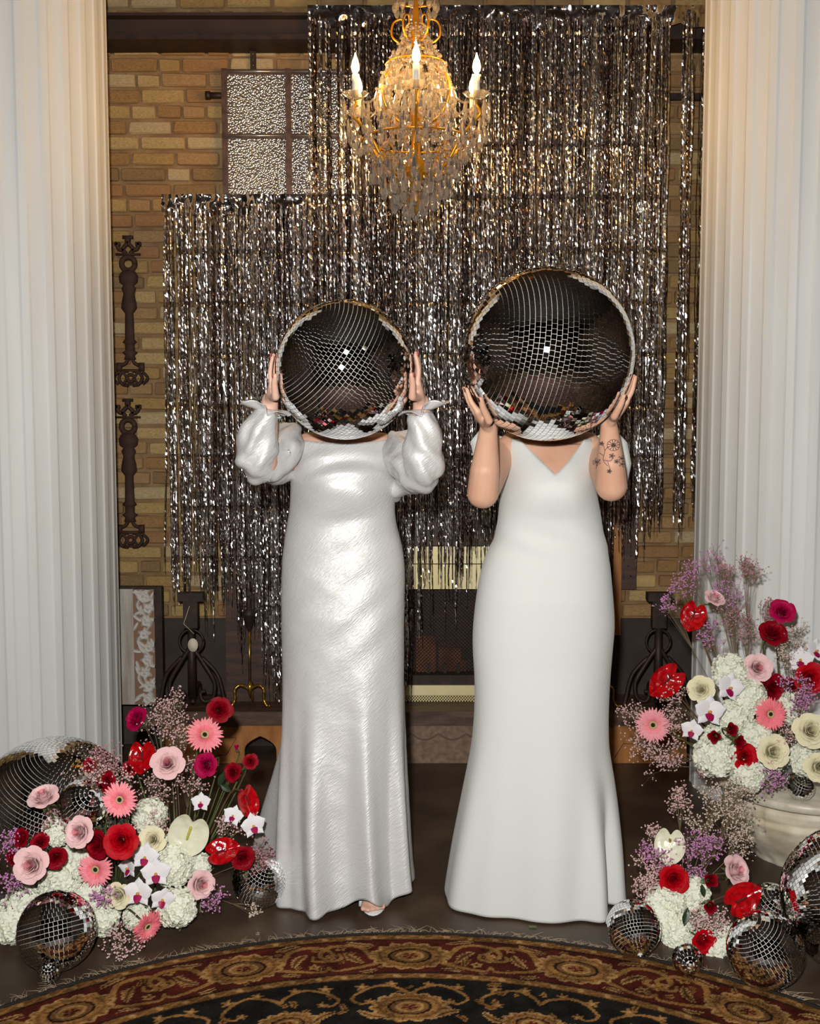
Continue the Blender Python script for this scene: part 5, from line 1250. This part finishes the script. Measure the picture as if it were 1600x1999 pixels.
rose(47, 1636, 22, 3.05, 'dark', 'dark red rose above the biggest pale pink rose, far left', (-.5, .8, .4), BL3, Rg)
rose(80, 1646, 21, 3.06, 'dark', 'dark red rose directly behind the top of the biggest pale pink rose', (0, .7, .7), BL3, Rg)
rose(108, 1672, 24, 3.05, 'dark', 'dark red rose at the right side of the biggest pale pink rose', (.5, .9, 0), BL3, Rg)
rose(30, 1672, 19, 3.03, 'dark', 'dark red rose at the left side of the biggest pale pink rose', (-.6, .8, 0), BL3, Rg)
rose(178, 1495, 16, 3.14, 'dark', 'small dark rose among sprays on the largest mirror ball', (-.2, .9, .4), BLf, Rg)
rose(255, 1500, 18, 3.40, 'dark', 'small dark rose under the red anthurium by the column', (0, .9, .3), BL2, Rg)
rose(212, 1526, 22, 3.14, 'dark', 'small dark rose just above the gerbera with the black eye', (-.3, .9, .4), BLf, Rg)
rose(405, 1493, 27, 3.42, 'magenta', 'magenta rose below the topmost gerbera, beside dark leaves', (-.2, .9, .2), BL2, Rg)
rose(457, 1508, 21, 3.44, 'dark', 'dark red spray rose in front of the arched niche', (-.3, .8, .3), BL2, Rg)
rose(488, 1487, 17, 3.45, 'dark', 'small crimson spray rose at the right of the niche arch', (.3, .8, .3), BL2, Rg)
rose(462, 1463, 9, 3.46, 'magenta', 'tiny closed magenta bud against the orange hearth panel', (0, .2, 1), BL2, Rg, bud=True)
rose(472, 1672, 26, 3.22, 'dark', 'dark red rose right of the low anthurium near the satin hem', (.3, .9, 0), BL2, Rg)
rose(235, 1746, 29, 3.10, 'cream', 'cream rose left of the lowest orchids', (-.2, 1, .2), BLf, Rg)
rose(300, 1640, 30, 3.20, 'cream', 'cream rose between the red rose and the white anthurium', (0, .9, .4), BLf, Rg)
gerbera(399, 1435, 37, 3.42, 'salmon pink gerbera standing highest, tilted up against the hearth', (.35, .75, .55), BL2)
gerbera(234, 1561, 36, 3.00, 'pink gerbera with a dark eye above the bright red rose', (-.05, 1, .15), BLf)
gerbera(187, 1697, 36, 3.08, 'salmon gerbera with a dark eye just above the front mirror ball', (-.1, 1, .1), BLf)
gerbera(287, 1808, 36, 3.08, 'deep pink gerbera lowest on the floor, seen from its side', (.75, .7, -.25), BLf, outer='coral')
anthurium(279, 1468, 33, 3.40, 'glossy red anthurium beside the inner edge of the left column', (-.1, .8, .45), -1.5, BL2, sq=.95)
anthurium(373, 1615, 46, 3.22, 'cream white anthurium with a yellow green spadix in the floor flowers', (.05, 1, .1), -1.9, BL2, white=True)
anthurium(422, 1665, 35, 3.18, 'glossy red anthurium lying level below the white one', (.1, .9, .5), .25, BL2, sq=.85)
anthurium(478, 1553, 37, 3.32, 'folded red anthurium in front of the black niche', (.55, .7, .15), -1.3, BL2, sq=.7)
for px, py, rp, Y, lab, d, ro in ((283, 1672, 30, 3.14, 'orchid bloom right below the large bright red rose', (.15, 1, .1), .2), (250, 1694, 24, 3.15, 'orchid bloom with purple lip close to the gerbera above the front ball', (-.5, .8, 0), -.3), (304, 1704, 32, 3.12, 'orchid bloom in the middle of the left orchid spray', (.2, 1, .1), 0),
    (270, 1742, 32, 3.08, 'lowest left orchid bloom with wide white petals and magenta lip', (-.05, 1, .1), .05), (317, 1755, 27, 3.09, 'lowest right orchid bloom hanging over the side-turned gerbera', (.3, .9, -.1), .3), (455, 1592, 22, 3.28, 'orchid bloom under the folded red anthurium', (0, .9, .3), .3),
    (494, 1611, 27, 3.26, 'orchid bloom furthest right in the left flowers, by the satin gown', (.3, .9, .1), -.2), (392, 1566, 21, 3.34, 'orchid bloom peeking above the white anthurium', (0, .8, .3), 0)):
    orchid(px, py, rp, Y, lab, d, BL2 if px > 380 else BLf, ro)
for px, py, rp, Y, lab in ((141, 1680, 42, 3.20, 'hydrangea head between the biggest pale pink rose and the lower gerbera'), (118, 1728, 42, 3.16, 'hydrangea head resting just above the front mirror ball'), (345, 1772, 38, 3.14, 'hydrangea head lowest at the right of the left flowers'), (338, 1690, 40, 3.20, 'hydrangea head right of the orchid spray'),
    (22, 1800, 44, 3.12, 'hydrangea head at the lower left corner beside the front mirror ball'), (292, 1592, 34, 3.30, 'hydrangea head behind the bright red rose, topmost on the left'), (200, 1792, 34, 3.14, 'hydrangea head between the front mirror ball and the side-turned gerbera'), (172, 1748, 34, 3.12, 'hydrangea head under the salmon gerbera with dark eye'),
    (352, 1655, 34, 3.26, 'hydrangea head partly covered by the white anthurium'), (48, 1762, 38, 3.14, 'hydrangea head under the biggest pale pink rose'), (112, 1622, 30, 3.10, 'hydrangea head behind the pale pink roses on the left'), (268, 1790, 28, 3.16, 'hydrangea head just below the lowest orchid'), (385, 1690, 26, 3.26, 'hydrangea head below the low red anthurium')):
    hydrangea(px, py, rp, Y, lab, (P(px, py, Y).x, Y + .03, .01))
bbL = [(337, 1377, 36, 3.55, 'topmost pink spray over the left flowers', 0), (305, 1408, 38, 3.52, 'pink spray beside the magenta rose and the left column', 0), (345, 1440, 42, 3.50, 'pink spray left of the topmost gerbera', 0), (165, 1512, 48, 3.12, 'pink spray lying over the largest mirror ball', 0),
       (205, 1490, 38, 3.16, 'pink spray in front of the foot of the left column', 3), (292, 1546, 48, 3.36, 'pink spray right of the upper dark-eyed gerbera', 0), (225, 1508, 36, 3.16, 'pink spray above the upper dark-eyed gerbera', 0), (18, 1655, 38, 3.04, 'mauve spray at the far left edge', 1), (25, 1722, 40, 3.02, 'mauve spray under the leftmost dark roses', 1),
       (422, 1752, 34, 3.18, 'mauve spray right of the low side-turned pale rose', 1), (243, 1835, 48, 3.02, 'loose pink spray lying on the floor before the side-turned gerbera', 0), (505, 1668, 36, 3.30, 'pink spray over the mirror ball at the hem', 3), (496, 1772, 20, 3.30, 'small brown spray hanging below the mirror ball at the hem', 2),
       (445, 1612, 34, 3.30, 'pink spray between the white anthurium and the rightmost orchid', 0), (300, 1612, 40, 3.26, 'pink spray behind the large bright red rose', 0), (203, 1752, 26, 3.06, 'small mauve spray under the salmon gerbera', 1), (372, 1512, 42, 3.44, 'pink spray above the cream white anthurium', 0), (110, 1600, 32, 3.05, 'pink spray behind the rose on the largest ball', 3), (300, 1470, 30, 3.48, 'pink spray behind the red anthurium by the column', 3)]
for i, (px, py, rp, Y, lab, tone) in enumerate(bbL):
    b = BL3 if px < 120 else (BL2 if px > 290 else BLf)
    breath(px, py, rp, Y, lab, b, tone, n=180 if rp > 34 else 110)
leaf(432, 1520, 16, 3.42, 'dark green rose leaf below the tiny magenta bud', (0, 1, 0), 1.2, BL2); leaf(440, 1538, 14, 3.40, 'dark green rose leaf above the folded red anthurium', (.2, 1, .1), -.6, BL2)

# ---------------------------------------------------------------- right arrangement on the pedestal
PT = (Xof(1490, 3.74), 3.76, PZ + .005); PT2 = (Xof(1560, 3.74), 3.80, PZ + .005)
Rg = 'roses in the pedestal flowers'
anthurium(1356, 1194, 31, 3.70, 'upright red anthurium highest at the left of the pedestal flowers', (-.2, .9, .3), -1.9, PT, sq=.92)
anthurium(1310, 1322, 41, 3.64, 'red anthurium lying level over the pedestal flowers, before the andiron', (-.1, .9, .35), -2.4, PT, sq=.80)
rose(1391, 1172, 22, 3.74, 'pink', 'blush rose half hidden behind the highest red anthurium', (.2, .6, .7), PT, Rg)
rose(1524, 1197, 27, 3.74, 'magenta', 'magenta rose highest at the right against the column', (-.1, .8, .5), PT2, Rg)
rose(1505, 1241, 29, 3.72, 'dark', 'crimson rose just below the magenta one against the column', (0, .8, .7), PT2, Rg)
rose(1475, 1305, 32, 3.66, 'pink', 'pale pink rose with deeper heart at the top middle of the pedestal flowers', (0, 1, .3), PT, Rg)
rose(1577, 1323, 34, 3.62, 'red', 'large red rose at the right edge of the pedestal flowers', (-.1, 1, .15), PT2, Rg)
rose(1502, 1342, 31, 3.68, 'dark', 'dark red rose right under the pale pink rose with deeper heart', (.1, 1, .1), PT, Rg)
rose(1540, 1343, 24, 3.69, 'dark', 'dark red rose half covered by mauve blooms above the coral gerbera', (0, 1, 0), PT2, Rg)
rose(1450, 1477, 29, 3.52, 'red', 'bright red rose low at the middle of the pedestal flowers', (0, 1, .2), PT, Rg)
rose(1424, 1424, 20, 3.48, 'dark', 'small dark rose, upper of three by the hydrangeas', (0, .9, .3), PT, Rg, bud=True)
rose(1396, 1437, 20, 3.48, 'dark', 'small dark rose, left of three by the hydrangeas', (-.4, .9, .2), PT, Rg, bud=True)
rose(1437, 1446, 20, 3.48, 'dark', 'small dark rose, lower of three, touching the low bright red rose', (.2, .9, .1), PT, Rg, bud=True)
rose(1369, 1347, 30, 3.66, 'cream', 'cream rose right of the level red anthurium', (-.3, .9, .3), PT, Rg)
rose(1505, 1468, 36, 3.50, 'cream', 'cream rose with yellow heart under the coral gerbera', (0, 1, .3), PT, Rg)
rose(1579, 1428, 38, 3.52, 'cream', 'large cream rose at the right edge of the pedestal flowers', (-.1, 1, .4), PT2, Rg)
rose(1596, 1497, 32, 3.48, 'cream', 'cream rose right above the tiny ball on the pedestal', (-.1, 1, .2), PT2, Rg)
gerbera(1274, 1415, 35, 3.62, 'light pink gerbera reaching out left of the pedestal flowers', (-.15, 1, .1), PT, outer='heart', inner='rosepink')
gerbera(1503, 1394, 33, 3.56, 'coral gerbera in the middle of the pedestal flowers', (.05, 1, .15), PT, outer='coral')
for px, py, rp, Y, lab, d, ro in ((1424, 1342, 31, 3.56, 'upper orchid bloom of the pedestal flowers with a red throat', (.2, 1, .1), .3), (1384, 1388, 34, 3.52, 'middle and widest orchid bloom of the pedestal flowers', (.05, 1, .1), .1), (1350, 1425, 24, 3.54, 'lowest orchid bloom of the pedestal flowers with purple lip', (-.3, .9, 0), .2),
    (1562, 1288, 28, 3.72, 'orchid bloom seen behind the large red rose at the right edge', (-.3, .8, .2), 0), (1592, 1270, 26, 3.74, 'orchid bloom cut by the right picture edge', (.2, .9, .2), .2)):
    orchid(px, py, rp, Y, lab, d, PT if px < 1500 else PT2, ro)
for px, py, rp, Y, lab in ((1424, 1310, 34, 3.66, 'hydrangea head topmost beside the pale pink rose with deeper heart'), (1461, 1362, 36, 3.62, 'hydrangea head above the three small dark roses'), (1432, 1400, 34, 3.60, 'hydrangea head behind the widest orchid'), (1396, 1476, 42, 3.54, 'hydrangea head hanging over the left rim of the pedestal'),
    (1474, 1436, 32, 3.58, 'hydrangea head between the coral gerbera and the low red rose'), (1458, 1512, 34, 3.52, 'hydrangea head under the low bright red rose on the pedestal'), (1570, 1482, 32, 3.56, 'hydrangea head between the two right cream roses'), (1540, 1380, 34, 3.66, 'hydrangea head behind the mauve sprays'), (1510, 1505, 28, 3.58, 'hydrangea head under the cream rose with yellow heart'), (1400, 1440, 30, 3.62, 'hydrangea head behind the small dark roses')):
    hydrangea(px, py, rp, Y, lab, PT)
bbR = [(1387, 1092, 30, 3.76, 'topmost left spray against the right column', 1), (1348, 1110, 26, 3.75, 'mauve spray overlapping the column edge near the top', 1), (1453, 1108, 32, 3.76, 'topmost right spray against the right column', 3), (1413, 1116, 18, 3.76, 'small spray between the two topmost ones', 3), (1334, 1146, 28, 3.74, 'mauve spray in front of the brick wall', 1), (1306, 1172, 24, 3.73, 'mauve spray furthest left at the top, by the brick wall', 1),
       (1421, 1158, 34, 3.75, 'spray above the middle of the pedestal flowers', 1), (1420, 1208, 36, 3.74, 'spray right of the stem of the highest anthurium', 3), (1452, 1222, 34, 3.73, 'spray left of the crimson rose on the column', 3), (1388, 1236, 34, 3.70, 'mauve spray under the highest red anthurium', 1), (1487, 1190, 28, 3.75, 'spray left of the magenta rose on the column', 3), (1555, 1248, 34, 3.76, 'spray right of the crimson rose on the column', 2), (1540, 1275, 32, 3.72, 'spray over the right orchids', 2),
       (1550, 1340, 36, 3.58, 'mauve spray under the large red rose', 1), (1568, 1378, 36, 3.54, 'mauve spray right of the coral gerbera', 1), (1530, 1440, 30, 3.50, 'pink spray between the coral gerbera and the cream roses', 0), (1236, 1396, 34, 3.64, 'pink spray left of the light pink gerbera', 0), (1250, 1455, 36, 3.62, 'pink spray below the light pink gerbera', 0), (1276, 1486, 34, 3.60, 'lowest pink spray over the dark floor', 0), (1318, 1402, 36, 3.62, 'pink spray right of the light pink gerbera', 0), (1312, 1470, 32, 3.60, 'pink spray beside the foot of the right column', 0), (1314, 1362, 30, 3.62, 'pink spray under the level red anthurium', 0),
       (1442, 1535, 40, 3.50, 'brown pink spray on the pedestal rim', 2), (1508, 1520, 38, 3.46, 'mauve spray left of the tiny ball on the pedestal', 1), (1380, 1500, 30, 3.52, 'pink spray under the hanging hydrangea', 3)]
for px, py, rp, Y, lab, tone in bbR: breath(px, py, rp, Y, lab, PT if px < 1530 else PT2, tone, n=150 if rp > 30 else 95)
leaf(1530, 1508, 20, 3.50, 'dark green leaf under the cream rose with yellow heart', (0, 1, .2), .8, PT)

# ---------------------------------------------------------------- right arrangement on the floor
FT = (Xof(1350, 3.3), 3.32, .01); Rg = 'roses in the low right flowers'
rose(1313, 1714, 33, 3.18, 'red', 'bright red rose on a long stem at the left of the low right flowers', (-.05, 1, .15), FT, Rg)
rose(1383, 1719, 23, 3.14, 'dark', 'small dark red rose right of the bright red rose on a long stem', (0, .9, .4), FT, Rg, bud=True)
rose(1385, 1768, 20, 3.04, 'dark', 'small dark red rose touching the low right red anthurium', (-.2, .9, .2), FT, Rg, bud=True)
rose(1428, 1702, 33, 3.22, 'pink', 'pale pink rose beside the pedestal bowl', (.5, .8, .5), FT, Rg)
rose(1368, 1834, 28, 3.06, 'red', 'bright red rose lowest, above the tiny forward-facing ball', (.2, 1, .1), FT, Rg)
anthurium(1436, 1760, 42, 2.98, 'glossy red anthurium touching the medium mirror ball at the front right', (.0, 1, .25), .5, FT, sq=.85)
anthurium(1308, 1640, 38, 3.30, 'cream white anthurium with a tall yellow spadix by the plain dress hem', (-.25, .85, .4), -1.6, FT, white=True, tall=True, sq=.92)
for px, py, rp, Y, lab in ((1300, 1763, 40, 3.18, 'hydrangea head under the rose on a long stem'), (1307, 1803, 38, 3.14, 'hydrangea head touching the ball next to the plain dress'), (1352, 1745, 34, 3.22, 'hydrangea head behind the small dark red roses'), (1397, 1855, 32, 3.07, 'hydrangea head lowest on the floor at the right'), (1322, 1830, 32, 3.12, 'hydrangea head above the tiny forward-facing ball'), (1364, 1786, 32, 3.18, 'hydrangea head in the middle of the low right flowers'), (1404, 1822, 30, 3.12, 'hydrangea head between the lowest red rose and the red anthurium')):
    hydrangea(px, py, rp, Y, lab, (P(px, py, Y).x, Y + .03, .01))
bbF = [(1325, 1560, 32, 3.40, 'pink spray above the white anthurium', 0), (1272, 1629, 24, 3.34, 'pink spray left of the white anthurium', 0), (1400, 1556, 42, 3.38, 'beige spray before the pedestal rim', 2), (1445, 1566, 40, 3.36, 'beige spray over the pedestal top edge', 2), (1372, 1602, 42, 3.36, 'beige spray right of the yellow spadix', 2), (1425, 1612, 42, 3.34, 'beige spray before the pedestal bowl', 2), (1452, 1642, 32, 3.34, 'beige spray furthest right before the bowl', 2),
       (1347, 1649, 36, 3.28, 'mauve spray right of the white anthurium', 1), (1384, 1662, 36, 3.28, 'mauve spray above the small dark red rose', 1), (1262, 1662, 22, 3.30, 'mauve spray at the hem of the plain dress', 1), (1268, 1696, 34, 3.24, 'pink spray left of the rose on a long stem', 0), (1258, 1732, 32, 3.20, 'pink spray above the ball next to the plain dress', 0), (1290, 1682, 30, 3.26, 'mauve spray behind the rose on a long stem', 1), (1352, 1706, 30, 3.24, 'mauve spray between the rose on a long stem and the pale one', 1), (1361, 1790, 30, 3.08, 'pink spray over the middle hydrangeas', 0), (1397, 1800, 34, 3.06, 'pink spray left of the medium mirror ball', 0), (1262, 1766, 26, 3.20, 'small pink spray above the ball with its axis low', 3)]
for px, py, rp, Y, lab, tone in bbF: breath(px, py, rp, Y, lab, FT, tone, n=170 if rp > 30 else 100)
leaf(1338, 1790, 18, 3.10, 'dark green leaf over the low right hydrangeas', (0, 1, .3), 1.3, FT); leaf(1371, 1738, 13, 3.16, 'dark green narrow leaf below the small dark red rose', (0, 1, .1), -1.4, FT)
